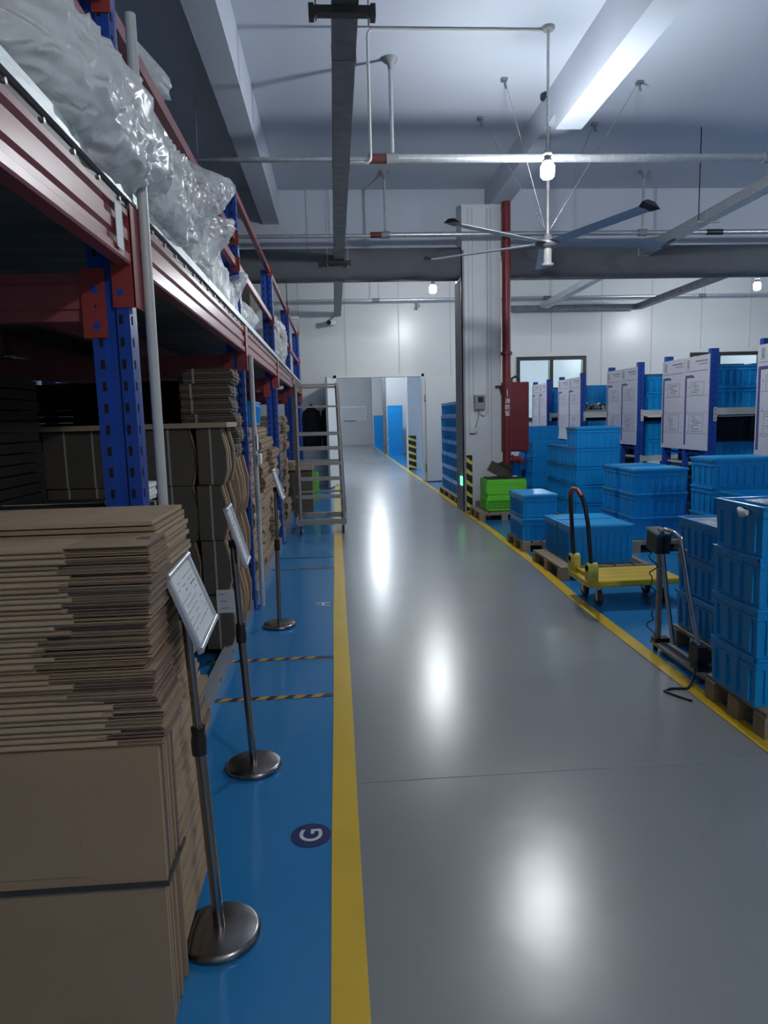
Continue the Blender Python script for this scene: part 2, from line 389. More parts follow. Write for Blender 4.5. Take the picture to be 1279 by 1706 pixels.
# ------------------------------------------------------------------ lamps
def pendant(x,y,z,ztop,label,m='bulb',grp='bare bulbs hanging in the hall'):
    r=thing('pendant_lamp',(x,y,ztop),label,'lamp',grp)
    MB().tube([(x,y,ztop),(x,y,z+0.17)],0.013,8,'galv').build('rod',None,r)
    MB().lathe((x,y,ztop),[(0.05,-0.03),(0.06,-0.02),(0.06,0.0)],16,'grey_pl').build('ceiling_cap',None,r)
    MB().lathe((x,y,z),[(0.035,0.055),(0.050,0.062),(0.048,0.085),(0.035,0.10),(0.03,0.12),(0.042,0.13),(0.042,0.16),(0.02,0.18)],16,'grey_pl').build('socket',None,r)
    MB().lathe((x,y,z),[(0.01,-0.075),(0.045,-0.07),(0.062,-0.05),(0.066,0.03),(0.055,0.05),(0.03,0.058)],16,m).build('bulb',None,r)
    return r
pendant(2.06,6.77,3.76,CZ,'bright bare bulb hanging in front of the ceiling fan rod')
pendant(1.90,13.35,3.87,CZ,'bright bare bulb hanging beyond the grey duct, left of the pillar')
pendant(8.2,13.4,3.85,CZ,'bright bare bulb hanging above the far right shelving racks')
pendant(8.2,6.7,3.8,CZ,'bright bare bulb hanging at the right outside the aisle')
pendant(2.2,-1.2,3.7,CZ,'bare bulb hanging behind the viewer','bulb_dim')
for i,(x,y) in enumerate([(-1.2,20.0),(1.6,27.3),(-1.0,35.0),(5.5,20.5),(9.8,20.0)]):
    pendant(x,y,4.15 if i<3 else 3.6,4.7,['bright bulb just past the open door','bright bulb halfway down the corridor past the door','bright bulb at the end of the corridor past the door','bright bulb seen through the left far window','bright bulb behind the right far window'][i],'bulb_back','bare bulbs in the room behind the far wall')

# ------------------------------------------------------------------ overhead tray, pipes, duct
def tray(name,pts,w_,h,label,m='darkgalv',lips=True,grp=None):
    r=thing(name,pts[0],label,'cable tray',grp)
    for k,(a,b) in enumerate(zip(pts,pts[1:])):
        A=Vector(a); B=Vector(b); d=(B-A); L=d.length; ang=math.atan2(d.y,d.x)
        T=Matrix.Translation(A)@Matrix.Rotation(ang,4,'Z')
        n=max(1,round(L/2.0)); 
        for j in range(n):
            q=MB(); a0=L*j/n+0.004; a1=L*(j+1)/n-0.004
            q.box(a0,a1,-w_/2,w_/2,-h/2,h/2,m,T)
            q.box(a0,a1,-w_/2-0.004,-w_/2,h/2-0.012,h/2+0.004,m,T); q.box(a0,a1,w_/2,w_/2+0.004,h/2-0.012,h/2+0.004,m,T)
            q.box(a1-0.03,a1,-w_/2-0.006,w_/2+0.006,-h/2-0.004,h/2+0.004,m,T)
            q.build('tray_section',None,r)
    return r
tr1=tray('cable_tray',[(0.14,-2.9,3.88),(0.14,10.86,3.88)],0.15,0.10,'dull steel cable tray running lengthwise above the aisle')
tr1b=tray('cable_tray',[(0.14,11.31,3.88),(0.14,16.3,3.88)],0.15,0.10,'dull steel cable tray continuing beyond the grey duct to the far wall')
def hanger(y,x,z,wd,par,rods=True):
    q=MB(); q.box(x-wd/2,x+wd/2,y-0.03,y+0.03,z-0.05,z-0.008,'black'); q.box(x-wd/2,x-wd/2+0.03,y-0.035,y+0.035,z-0.07,z,'black'); q.box(x+wd/2-0.03,x+wd/2,y-0.035,y+0.035,z-0.07,z,'black')
    q.tube([(x-wd/2+0.04,y,z-0.08),(x-wd/2+0.04,y,CZ)],0.006,6,'galv')
    q.tube([(x+wd/2-0.04,y,z-0.10),(x+wd/2-0.04,y,CZ)],0.006,6,'galv')
    q.build('hanger_bracket',None,par)
for y in (1.4,4.32,10.72): hanger(y,0.12,3.83,0.38,tr1)
hanger(11.75,0.12,3.83,0.38,tr1b)
tray('cable_tray',[(4.80,11.31,3.93),(4.80,15.98,3.93)],0.16,0.11,'pale steel cable tray beyond the duct above the far shelving racks','galv')
tr2=tray('cable_tray',[(4.82,5.0,3.93),(4.80,10.86,3.93)],0.16,0.11,'pale steel cable tray running lengthwise above the shelving racks','galv')
for y in (8.97,): 
    q=MB(); q.tube([(4.68,y,3.88),(4.68,y,CZ)],0.007,6,'black'); q.box(4.66,4.96,y-0.02,y+0.02,3.86,3.878,'galv'); q.build('hanger_rod',None,tr2)
tr3=tray('cable_tray',[(7.03,11.32,3.9),(7.03,16.1,3.9),(4.0,16.1,3.9)],0.16,0.11,'bent grey cable tray turning along the far wall at right','darkgalv')
def pipe(name,pts,r,label,m='galv',grp=None,fit=()):
    o=thing(name,pts[0],label,'pipe',grp)
    MB().tube(pts,r,14,m).build('pipe_run',None,o)
    return o
pp=pipe('water_pipe',[(0.50,7.35,4.07),(4.6,7.35,4.07)],0.040,'large pale pipe crossing in front of the ceiling fan')
MB().tube([(-4.5,7.35,4.06),(0.5,7.35,4.06)],0.026,12,'galv').build('thin_pipe_run',None,pp)
MB().tube([(4.6,7.35,4.07),(12.4,7.35,4.07)],0.026,12,'galv').build('thin_pipe_run',None,pp)
MB().tube([(0.42,7.35,4.07),(0.62,7.35,4.07)],0.047,14,'rust').build('coupling',None,pp)
MB().tube([(4.5,7.35,4.07),(4.62,7.35,4.07)],0.05,14,'silver').build('coupling',None,pp)
def pstrut(x,y,z,par,r=0.022):
    q=MB(); q.tube([(x,y,z),(x,y,CZ-0.05)],r,10,'galv'); q.tube([(x-0.06,y,z),(x+0.06,y,z)],0.052,12,'silver'); q.lathe((x,y,CZ),[(0.02,-0.12),(0.03,-0.06),(0.07,-0.03),(0.08,0)],12,'silver'); q.build('hanger_strut',None,par)
pstrut(0.66,7.35,4.07,pp)
q=MB(); q.tube([(-1.25,7.35,4.03),(-1.25,7.35,4.62)],0.005,6,'wire'); q.box(-1.27,-1.23,7.33,7.37,3.98,4.05,'silver'); q.build('hanger_rod',None,pp)
pp2=pipe('water_pipe',[(0.75,10.5,4.13),(12.4,10.5,4.13)],0.034,'pale pipe crossing in front of the pillar above the grey duct')
MB().tube([(-4.5,10.5,4.12),(0.75,10.5,4.12)],0.026,12,'galv').build('thin_pipe_run',None,pp2)
MB().tube([(0.60,10.5,4.13),(0.78,10.5,4.13)],0.042,14,'rust').build('coupling',None,pp2)
MB().tube([(5.6,10.5,4.13),(5.85,10.5,4.13)],0.042,14,'screen').build('coupling',None,pp2)
pstrut(0.82,10.5,4.13,pp2,0.018); pstrut(4.63,10.5,4.13,pp2,0.018)
pp3=pipe('water_pipe',[(-0.9,15.9,4.10),(12.4,15.9,4.10)],0.035,'pale pipe running close to the far wall')
for x in (1.05,4.9,8.5):
    q=MB(); q.tube([(x,15.9,4.1),(x,15.9,CZ)],0.007,6,'wire'); q.tube([(x-0.15,15.9,4.1),(x+0.02,15.9,4.1)],0.044,12,'darkgalv'); q.build('hanger_rod',None,pp3)
q=MB(); q.tube([(1.93,15.9,4.10),(1.93,15.9,3.98)],0.02,8,'silver'); q.tube([(1.93,15.9,3.99),(1.93,15.9,3.94)],[0.03,0.045],10,'silver'); q.build('sprinkler_head',None,pp3)
# conduit from tray to lamp
pts=[(0.22,6.8,3.84),(0.36,6.8,3.84)]
for a in range(0,91,30): pts.append((0.36+0.05*math.sin(math.radians(a)),6.8,3.89-0.05*math.cos(math.radians(a))))
pts+=[(0.41,6.8,4.9)]
for a in range(0,91,30): pts.append((0.46-0.05*math.cos(math.radians(a)),6.8,4.93+0.05*math.sin(math.radians(a))))
pts+=[(2.02,6.8,4.98)]
o=MB().tube(pts,0.014,8,'pole').build('conduit',None); tag(o,'thin white bent conduit rising from the tray to the bulb','conduit')
o=MB().tube([(0.05,5.55,4.97),(-0.7,5.6,4.97)],0.01,8,'pole').build('conduit',None); tag(o,'short thin conduit on the ceiling left of the tray','conduit')
# fabric duct, one length on each side of the pillar
def duct(x0,x1,label):
    n=14; prof=[]
    for k in range(24):
        a=2*PI*k/24; e=0.55
        ca,sa=math.cos(a),math.sin(a)
        prof.append((11.08+0.21*math.copysign(abs(ca)**e,ca), 3.83+0.235*math.copysign(abs(sa)**e,sa)))
    q=MB(); q.prism(prof,x0,x1,'x','duct'); o=q.build('air_duct',None); tag(o,label,'duct','grey fabric ducts under the cross beam')
    for p in o.data.polygons: p.use_smooth=len(p.vertices)==4
duct(-4.5,1.98,'dark grey fabric duct crossing the aisle left of the pillar')
duct(2.72,12.4,'dark grey fabric duct running right from the red pipe')

# ------------------------------------------------------------------ ceiling fan
fr=thing('ceiling_fan',(2.47,8.1,CZ),'large silver ceiling fan with long thin blades near the bright bulb','fan')
hx,hy,hz=2.47,8.1,3.42
MB().tube([(hx,hy,CZ-0.02),(hx,hy,hz)],0.022,12,'darkgalv').build('rod',None,fr)
MB().lathe((hx,hy,CZ),[(0.09,-0.04),(0.09,0)],16,'black').build('ceiling_plate',None,fr)
q=MB(); q.lathe((hx,hy,hz),[(0.03,0.10),(0.05,0.08),(0.05,0.03),(0.14,0.02),(0.14,-0.03),(0.05,-0.05)],20,'darkgalv'); q.build('hub',None,fr)
q=MB(); q.lathe((hx,hy,hz-0.05),[(0.045,0.0),(0.045,-0.16),(0.07,-0.17),(0.06,-0.20),(0.02,-0.205)],16,'grey_pl'); q.build('motor',None,fr)
for ang in (-68,4,76,148,-146):
    T=Matrix.Translation((hx,hy,hz))@Matrix.Rotation(math.radians(ang),4,'Z')@Matrix.Rotation(math.radians(-7),4,'X')
    q=MB()
    prof=[(-0.08,0.0),(-0.05,0.012),(0.0,0.018),(0.05,0.010),(0.09,-0.004),(0.03,0.0),(-0.03,0.0)]
    vs=[]; 
    for x in (0.12,1.42): vs+=[T@Vector((x,a,b)) for a,b in prof]
    n=len(prof); q.add(vs,[(i,(i+1)%n,n+(i+1)%n,n+i) for i in range(n)]+[tuple(range(n))[::-1],tuple(range(n,2*n))],'fan')
    bl=q.build('blade',None,fr)
    q=MB(); vs=[]
    for x,s in ((1.42,1.0),(1.50,1.5)):
        vs+=[T@Vector((x,a*s,b*s+(0.02 if s>1 else 0))) for a,b in [(-0.075,0.0),(-0.03,0.022),(0.03,0.02),(0.085,-0.012),(0.03,-0.004),(-0.03,-0.004)]]
    q.add(vs,[(i,(i+1)%6,6+(i+1)%6,6+i) for i in range(6)]+[tuple(range(6))[::-1],tuple(range(6,12))],'black'); q.build('winglet',None,bl)
for (x,y) in ((1.89,7.74),(1.83,8.69),(3.36,7.79),(3.27,8.85)):
    q=MB(); a=Vector((x,y,CZ)); b=Vector((hx+0.03*(1 if x>hx else -1),hy,hz+0.16)); m_=a.lerp(b,0.82)
    if 2.40<a.x<2.75: a.z=4.5
    q.tube([a,m_],0.0035,5,'wire'); 
    for k in range(5):
        c0=m_.lerp(b,k/5); c1=m_.lerp(b,(k+0.9)/5); q.tube([c0,c1],0.008 if k%2 else 0.004,6,'wire')
    q.box(a.x-0.03,a.x+0.03,a.y-0.03,a.y+0.03,CZ-0.03,CZ,'darkgalv'); q.tube([(a.x,a.y,CZ-0.03),(a.x+0.02,a.y,CZ-0.10)],0.012,6,'darkgalv')
    q.build('guy_wire',None,fr)

# ------------------------------------------------------------------ left two level rack
RX=-0.67; RB=-3.3; CY=[-0.5,2.52,5.57,8.62,11.67,14.72]
rack=thing('pallet_rack',(-2.0,7.1,0),'long two level rack with blue uprights and dusty red beams along the left side','rack')
def upright_mb(x0,x1,y,top,slots=True,back=False):
    q=MB(); d_=0.09
    xm=(x0+x1)/2
    prof=[(x0,y),(xm-0.022,y),(xm-0.012,y+0.014),(xm+0.012,y+0.014),(xm+0.022,y),(x1,y),(x1,y+d_),(x1-0.004,y+d_),(x0,y+d_)]
    q.prism(prof,0.0,top,'z','rack_blue')
    q.box(x0-0.02,x1+0.03,y-0.02,y+d_+0.03,0,0.008,'rack_blue')
    z=0.12
    while z<top-0.05:
        for xa in (x0+0.022,x1-0.036):
            q.box(xa,xa+0.013,y-0.0012,y,z,z+0.032,'hole')
        q.box(x1,x1+0.0012,y+0.02,y+0.034,z,z+0.03,'hole')
        z+=0.075
    return q
tops=[2.95,2.95,3.28,3.28,3.28,3.28]
for i,y in enumerate(CY):
    upright_mb(-0.82,-0.69,y,tops[i]).build('upright',None,rack)
    if i>0: upright_mb(RB-0.13,RB,y,tops[i]).build('upright',None,rack)
    # cross beam into the depth
    q=MB(); q.box(RB,-0.82,y+0.02,y+0.07,1.86,2.02,'rack_red'); q.box(RB,-0.82,y+0.01,y+0.02,1.90,1.98,'rack_red'); q.build('cross_beam',None,rack)
    q=MB(); q.box(-0.845,-0.765,y-0.006,y-0.0015,1.80,2.03,'rack_red2')
    for z in (1.84,1.96): q.tube([(-0.80,y-0.007,z),(-0.80,y-0.0055,z)],0.013,12,'rack_blue')
    q.box(-0.803,-0.797,y-0.0075,y-0.0055,1.90,1.91,'hole'); q.build('bracket',None,rack)
    q=MB(); q.box(-0.74,-0.665,y-0.006,y-0.0015,1.90,2.22,'rack_red2'); q.box(-0.669,-0.663,y-0.006,y+0.13,1.90,2.24,'rack_red')
    q.tube([(-0.715,y-0.007,1.95),(-0.715,y-0.0055,1.95)],0.013,12,'rack_blue'); q.build('bracket',None,rack)
def beam_prof(x,z0,z1):
    h=z1-z0
    return [(x-0.05,z0),(x-0.004,z0),(x,z0+0.008),(x,z0+h*0.18),(x-0.012,z0+h*0.24),(x-0.012,z0+h*0.36),(x-0.002,z0+h*0.42),(x-0.002,z0+h*0.62),(x-0.014,z0+h*0.68),(x-0.014,z0+h*0.80),(x,z0+h*0.86),(x,z1-0.006),(x-0.006,z1),(x-0.05,z1)]
for i in range(5):
    y0,y1=CY[i]+0.13,CY[i+1]-0.007
    MB().prism(beam_prof(RX,2.04,2.22),y0,y1,'y','rack_red').build('beam',None,rack)
    MB().prism(beam_prof(RB+0.02,2.04,2.22),y0,y1,'y','rack_red').build('beam',None,rack)
    q=MB(); q.box(RX-0.03,RX-0.012,CY[i],CY[i+1],2.22,2.252,'black')
    y=CY[i]+0.15
    while y<CY[i+1]: q.tube([(RX-0.012,y,2.236),(RX-0.004,y,2.236)],0.007,8,'galv'); y+=0.2
    q.build('spacer_strip',None,rack)
    q=MB(); q.prism([(RX-0.02,2.252),(RX+0.004,2.252),(RX+0.004,2.262),(RX-0.004,2.265),(RX-0.004,2.30),(RX-0.02,2.302)],CY[i]+0.02,CY[i+1]+0.015,'y','zinc'); o=q.build('deck_edge',None,rack); o['label']='galvanised edge strip'
    # corrugated deck
    q=MB(); n=int((CY[i+1]-CY[i])/0.05); vs=[]; fs=[]
    for k in range(n+1):
        y=CY[i]+(CY[i+1]-CY[i])*k/n; z=2.245-(0.028 if (k//2)%2 else 0)
        vs+=[(RB,y,z),(RX-0.05,y,z)]
        if k: fs.append((2*k-2,2*k-1,2*k+1,2*k))
    q.add(vs,fs,'deck'); o2=len(q.v); q.box(RB,RX-0.02,CY[i],CY[i+1],2.252,2.26,'deck'); o=q.build('deck_panel',None,rack); o['label']='dark corrugated steel deck'
    for xx in (-1.6,-2.5): MB().box(xx-0.03,xx+0.03,y0,y1,2.06,2.21,'rack_red').build('joist',None,rack)
    # guard rails
    for z in ((2.70,2.89) if i<=1 else (2.71,3.27)):
        MB().box(RX-0.075,RX-0.035,CY[i]+0.09,CY[i+1]-0.003,z-0.028,z+0.028,'rack_red').build('guard_rail',None,rack)
    for z in ((2.70,2.89) if i<=1 else (2.71,3.27)):
        q=MB(); q.box(-0.74,-0.68,CY[i+1]-0.006,CY[i+1]-0.0015,z-0.06,z+0.045,'rack_red2'); q.build('bracket',None,rack)
    # angle along the floor
    q=MB(); a,b=(CY[i]+0.28,CY[i+1]-0.02); q.box(-0.715,-0.705,a,b,0,0.085,'silver'); q.box(-0.76,-0.715,a,b,0.079,0.085,'silver')
    y=a+0.1
    while y<b-0.05: q.tube([(-0.7052,y,0.045),(-0.7035,y,0.045)],0.012,8,'hole'); y+=0.5
    if i: o=q.build('floor_angle',None,rack); o['label']='pale steel floor angle'
# last rail posts: diagonal tie rails at far end
for i in (1,2,4):
    y=CY[i]
    q=MB(); q.tube([(-0.645,y+0.10,0),(-0.645,y+0.10,2.02 if i!=1 else 2.88)],0.019,12,'pole'); o=q.build('pole',None,rack); o['label']='slim white pole fixed beside the upright'
q=MB(); q.prism([(-0.663,2.06),(-0.661,2.06),(-0.661,2.2),(-0.663,2.2)],2.34,2.41,'y','paper'); tag(q.build('taped_label',None),'torn white paper label taped on the red beam beside the nearest upright','label')
# text marks on beam omitted: the photo shows none that can be read

# ------------------------------------------------------------------ near pile of folded cartons
def carton_mesh(x0,x1,y0,y1,h,seed,m='carton',flap=0.2):
    "one folded flat carton: thick folded part at the left, thinner open flaps at the right"
    R=random.Random(seed); q=MB(); xs=x1-flap+R.uniform(-0.02,0.02)
    # folded part, rounded front edge
    r=h*0.41; prof=[(y1,0.0),(y0+r,0.0)]
    for a in range(-90,91,30): prof.append((y0+r-r*math.cos(math.radians(a)),h*0.46+r*math.sin(math.radians(a))))
    prof+=[(y0+r,h*0.92),(y1,h*0.92)]
    q.prism(prof,x0,xs,'x',m)
    n=4; 
    for k in range(n):
        z=h*k/n; dx=R.uniform(-0.006,0.003); dy=R.uniform(-0.006,0.012)
        q.box(xs-0.02,x1+dx,y0+dy+0.004,y1-R.uniform(0,0.01),z,z+h/n*0.66,'carton_edge' if k%2==0 else 'carton')
    return q
zz=0.0; rnd=random.Random(5)
# pile A (front), from y 1.6 to 1.79
AX0=-1.65; A1=-0.437
# two bundles standing on edge, flat face to the front
def upright_bundle(name,x0,x1,y0,y1,z0,z1,n,seed,label,grp,m='carton'):
    R=random.Random(seed); q=MB(); t_=(y1-y0)/n
    for k in range(n):
        ya=y0+k*t_; dx=R.uniform(-0.014,0.0) if k else 0; dz=R.uniform(-0.01,0) if k else 0
        q.box(x0,x1+dx,ya,ya+t_*0.78,z0,z1+dz,m if k==0 else ('carton_edge' if k%2 else m))
    o=q.build(name,None); tag(o,label,'cardboard bundle',grp)
    return o
b1=upright_bundle('carton_bundle',AX0,-0.452,1.605,1.78,0.002,0.385,11,1,'brown carton bundle with broad flat face, lowest in the nearest pile','flat faced bundles at the foot of the nearest pile')
b2=upright_bundle('carton_bundle',AX0,-0.445,1.60,1.78,0.387,0.745,12,2,'brown carton bundle with broad flat face under the layered folded cartons','flat faced bundles at the foot of the nearest pile')
for b_,zc,xr in ((b1,0.375,-0.468),(b2,0.40,-0.443)):
    pass
q=MB(); q.prism([(AX0,1.594),(-0.439,1.594),(-0.439,1.78),(-0.443,1.78),(-0.443,1.599),(AX0,1.599)],0.392,0.404,'z','greystrap'); q.build('strap',None,b2)
q=MB(); q.box(AX0,-0.64,1.597,1.5995,0.43,0.742,'carton'); o=q.build('flap',None,b2)
z=0.747; layers=[]
for k in range(8): layers.append((0.0155,'carton_pale'))
for k in range(28): layers.append((0.0128,'carton_pale' if k%4 else 'carton'))
N=len(layers)
for k,(h,m_) in enumerate(layers):
    ph=k/ N; wob=0.006*math.sin(k*0.45)+rnd.uniform(-0.004,0.004)
    x1=-0.435+wob-(0.018 if 12<k<22 else 0); y0=1.60+rnd.uniform(-0.008,0.008)
    fl_=0.19+ (0.05 if 10<k<20 else 0)
    q=carton_mesh(AX0,x1,y0,1.79,h*0.98,k,m_,fl_ if k>=8 else 0.12)
    q.v=[(a,b,c+z) for a,b,c in q.v]
    if k==N-1: q.box(x1-0.05,x1-0.02,1.70,1.715,z+h*0.981,z+h*0.981+0.0006,'ink'); q.box(x1-0.045,x1-0.022,1.725,1.73,z+h*0.981,z+h*0.981+0.0006,'ink')
    o=q.build('folded_carton',None)
    tag(o,'flattened brown carton, %s from the top, front column of nearest pile'%ORD[N-1-k] if k<N-1 else 'flattened brown carton on top of the front column of the nearest pile','folded carton','flattened cartons in the nearest pile, front column')
    z+=h
ZA=z
# pile B (behind), one column of thicker folded bundles
z=0.036; k=0; BN=27; hb=(1.262-0.036)/BN
for k in range(BN):
    wob=0.004*math.sin(k*0.9)+rnd.uniform(-0.004,0.004)
    x1=-0.462+wob-(0.01 if k<5 else 0)-(0.01 if 8<k<15 else 0)
    q=MB(); R=random.Random(100+k)
    for j in range(3):
        q.box(AX0+0.1,x1+R.uniform(-0.008,0.004),1.80+R.uniform(0,0.006),2.16-R.uniform(0,0.015),z+hb*j/3,z+hb*(j+0.74)/3,'carton_pale' if j%2==0 else 'carton')
    o=q.build('folded_carton',None)
    tag(o,('flattened brown carton, %s from the top, rear column of nearest pile'%ORD[BN-1-k]) if k<BN-1 else 'flattened brown carton on top of the rear column of the nearest pile','folded carton','flattened cartons in the nearest pile, rear column')
    z+=hb

# ------------------------------------------------------------------ bundles of cartons inside the rack
def flat_bundle_proto(w_,d_,h,n,seed,m='carton',bulge=0.02):
    R=random.Random(seed); q=MB()
    for k in range(n):
        z0=h*k/n; b=bulge*math.sin(PI*(k+0.5)/n)+R.uniform(-0.006,0.006); c_=R.uniform(-0.006,0.006)
        q.box(-w_/2+c_,w_/2+b-bulge,-d_/2+R.uniform(-0.006,0.006),d_/2+c_,z0,z0+h/n*0.85,'carton_edge' if (k%3==1 and m!='near_black') else m)
    o=q.build('carton_bundle',None,off=(0,0,0))
    s=MB(); s.box(-w_/2-0.008,w_/2+0.006,-0.008,0.008,-0.0005,0.0005,'strap'); s.box(w_/2+0.003,w_/2+0.006,-0.008,0.008,0,h,'strap'); s.box(-w_/2,w_/2+0.006,-0.008,0.008,h-0.0005,h+0.002,'strap')
    s.build('strap',None,o)
    MB().box(-0.1-0.008,-0.1+0.008,-d_/2-0.009,-d_/2-0.007,0,h,'strap').build('strap',None,o); return o
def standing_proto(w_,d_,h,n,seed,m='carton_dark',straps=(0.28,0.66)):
    "bundle of upright cartons, wavy side, flat face to -y"
    R=random.Random(seed); q=MB()
    for k in range(n):
        y=-d_/2+d_*k/n; wv=0.018*math.sin(k*1.1+seed)+R.uniform(-0.008,0.004)
        # side edge bulges outward at mid-height
        prof=[(-w_/2,0.004),(w_/2-0.03+wv,0.0),(w_/2+wv*0.5,h*0.25),(w_/2-0.004+wv,h*0.6),(w_/2-0.035+wv,h-0.004),(-w_/2,h-0.004)]
        q.prism(prof,y,y+d_/n*0.82,'y',m if k%2==0 else 'carton')
    o=q.build('carton_bundle',None,off=(0,0,0)); s=MB()
    for t_ in straps:
        x=-w_/2+w_*t_; s=MB(); s.prism([(-d_/2-0.004,0.002),(-d_/2-0.004,h+0.001),(d_/2,h+0.001),(d_/2,h-0.003),(-d_/2-0.0005,h-0.003),(-d_/2-0.0005,0.002)],x,x+0.012,'x','strap'); s.build('strap',None,o)
    return o
# bay 2: standing bundles
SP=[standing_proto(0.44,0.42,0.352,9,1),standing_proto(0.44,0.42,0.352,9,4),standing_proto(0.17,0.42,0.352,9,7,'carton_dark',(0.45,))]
made=[False]*3
def put(i,loc,label,grp,protos=SP,flags=made,rz=0.0,name=None):
    if not flags[i]: o=protos[i]; o.location=loc; o.rotation_euler=(0,0,rz); flags[i]=True; tag(o,label,'cardboard bundle',grp); return o
    return dup(protos[i],loc,rz,label,'cardboard bundle',grp)
cols=[(-0.775,2,'right column'),(-1.105,0,'middle column'),(-1.56,1,'left column'),(-2.01,0,'far left column')]
r_=random.Random(9)
for x,pi_,cn in cols:
    for k in range(4):
        put(pi_,(x+r_.uniform(-0.012,0.008),4.62+r_.uniform(-0.02,0.02),0.06+k*0.3535),'strapped standing carton bundle, %s, front %s, second rack bay'%(lvl(k,4),cn),'strapped standing carton bundles, front row')
o=MB().box(-2.2,-0.66,4.36,4.8,1.4745,1.505,'carton_pale').build('cardboard_sheet',None); tag(o,'pale folded cardboard sheet lying across the strapped standing bundles','cardboard')
q=MB(); q.box(-0.79,-0.675,4.398,4.402,0.30,0.45,'paper'); 
for k in range(3): q.box(-0.78+0.008*k,-0.735+0.008*k,4.396,4.398,0.42-k*0.045,0.424-k*0.045,'ink')
tag(q.build('paper_label',None),'white handwritten paper label stuck low on the standing bundles','label')
# bay 2 second row: standing bundles with lit sides, then tall stack of small bundles
SQ=[standing_proto(0.30,0.40,0.40,8,12,'carton',(0.5,))]; fq=[False]
for k in range(3): put(0,(-0.84+0.01*k,5.10,0.06+k*0.4015),'pale sided standing carton bundle, %s, beside second blue upright'%lvl(k,3),'pale sided bundles beside the second upright',SQ,fq)
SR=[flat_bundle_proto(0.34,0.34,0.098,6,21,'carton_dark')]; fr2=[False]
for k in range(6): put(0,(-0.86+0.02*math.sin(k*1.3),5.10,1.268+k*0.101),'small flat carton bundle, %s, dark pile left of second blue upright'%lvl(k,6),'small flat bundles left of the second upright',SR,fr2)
# bays 3 and 4: piles of flat bundles
SF=[flat_bundle_proto(0.62,0.72,0.122,8,31),flat_bundle_proto(0.62,0.72,0.122,7,33)]; ff=[False,False]
pn={0:'near pile',1:'middle pile',2:'far pile'}
for j,yc in enumerate((6.35,7.25,8.12)):
    for k in range(11 if j<2 else 10):
        put(k%2,(-1.03+r_.uniform(-0.03,0.03),yc+r_.uniform(-0.015,0.015),0.09+k*0.1245),'flat brown carton bundle, %s, %s, third rack bay'%(lvl(k,11 if j<2 else 10),pn[j]),'flat carton bundles in the third rack bay',SF,ff,r_.uniform(-0.03,0.03))
for j,yc in enumerate((9.5,10.6)):
    for k in range(12):
        put(k%2,(-1.05+r_.uniform(-0.03,0.03),yc,0.09+k*0.1245),'flat brown carton bundle, %s, %s, fourth rack bay'%(lvl(k,12),['near pile','far pile'][j]),'flat carton bundles in the fourth rack bay',SF,ff,r_.uniform(-0.03,0.03))
# bay 1 and behind the near pile
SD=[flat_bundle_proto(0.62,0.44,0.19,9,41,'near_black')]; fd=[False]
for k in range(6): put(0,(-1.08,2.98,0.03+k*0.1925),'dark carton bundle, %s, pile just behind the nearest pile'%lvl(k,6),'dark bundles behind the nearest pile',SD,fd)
q=MB()
for k in range(4): q.box(-0.93,-0.79+0.012*(k%2),2.85+0.01*k,3.1+0.008*(k%2),1.188+k*0.018,1.188+k*0.018+0.016,'foam')
tag(q.build('foam_pads',None),'small stack of white foam pads beside the nearest blue upright','foam pads')
big=MB(); R=random.Random(77)
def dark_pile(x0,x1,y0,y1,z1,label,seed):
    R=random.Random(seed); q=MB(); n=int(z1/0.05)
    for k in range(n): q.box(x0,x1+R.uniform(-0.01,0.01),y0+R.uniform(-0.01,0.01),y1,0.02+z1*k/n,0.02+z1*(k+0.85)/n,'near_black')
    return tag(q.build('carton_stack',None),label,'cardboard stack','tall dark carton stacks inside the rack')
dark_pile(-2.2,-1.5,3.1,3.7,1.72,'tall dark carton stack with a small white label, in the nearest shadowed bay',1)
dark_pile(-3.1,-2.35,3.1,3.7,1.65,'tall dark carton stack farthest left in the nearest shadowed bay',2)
dark_pile(-3.2,-1.22,5.72,6.0,1.82,'wide dark carton stack added behind the strapped standing bundles',4)  # added stack, closes the open rack back and keeps it dark
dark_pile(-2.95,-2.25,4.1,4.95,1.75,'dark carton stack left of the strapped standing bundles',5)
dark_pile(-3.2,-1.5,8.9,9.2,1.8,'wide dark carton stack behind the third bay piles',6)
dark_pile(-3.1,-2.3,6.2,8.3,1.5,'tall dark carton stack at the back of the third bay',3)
q=MB(); q.quad((-1.62,3.085,1.45),(-1.50,3.085,1.45),(-1.49,3.085,1.52),(-1.60,3.085,1.52),'paper')
for k in range(2): q.box(-1.59,-1.52+0.01*k,3.083,3.0845,1.498-0.022*k,1.505-0.022*k,'ink_dark')
tag(q.build('paper_label',None),'small white paper label in the dark of the nearest bay','label')
# small bundle with red film near the floor angle
q=MB()
for k in range(8): q.box(-0.95,-0.665+0.012*math.sin(k),3.05,3.3,0.03+k*0.034,0.03+k*0.034+0.03,'carton' if k%2 else 'carton_edge')
o=q.build('carton_bundle',None); tag(o,'small carton bundle with torn red film on top, behind the first sign stand','cardboard bundle')
q=MB(); 
for k in range(9):
    a=Vector((-0.82+0.08*R.random(),3.06+0.18*R.random(),0.300+0.02*R.random())); q.add([a,a+Vector((0.06*R.random()+0.02,0.02,0.02*R.random())),a+Vector((0.04,0.05*R.random(),0.012*R.random()))],[(0,1,2)],'red_film')
q.build('film_scraps','red_film',o)
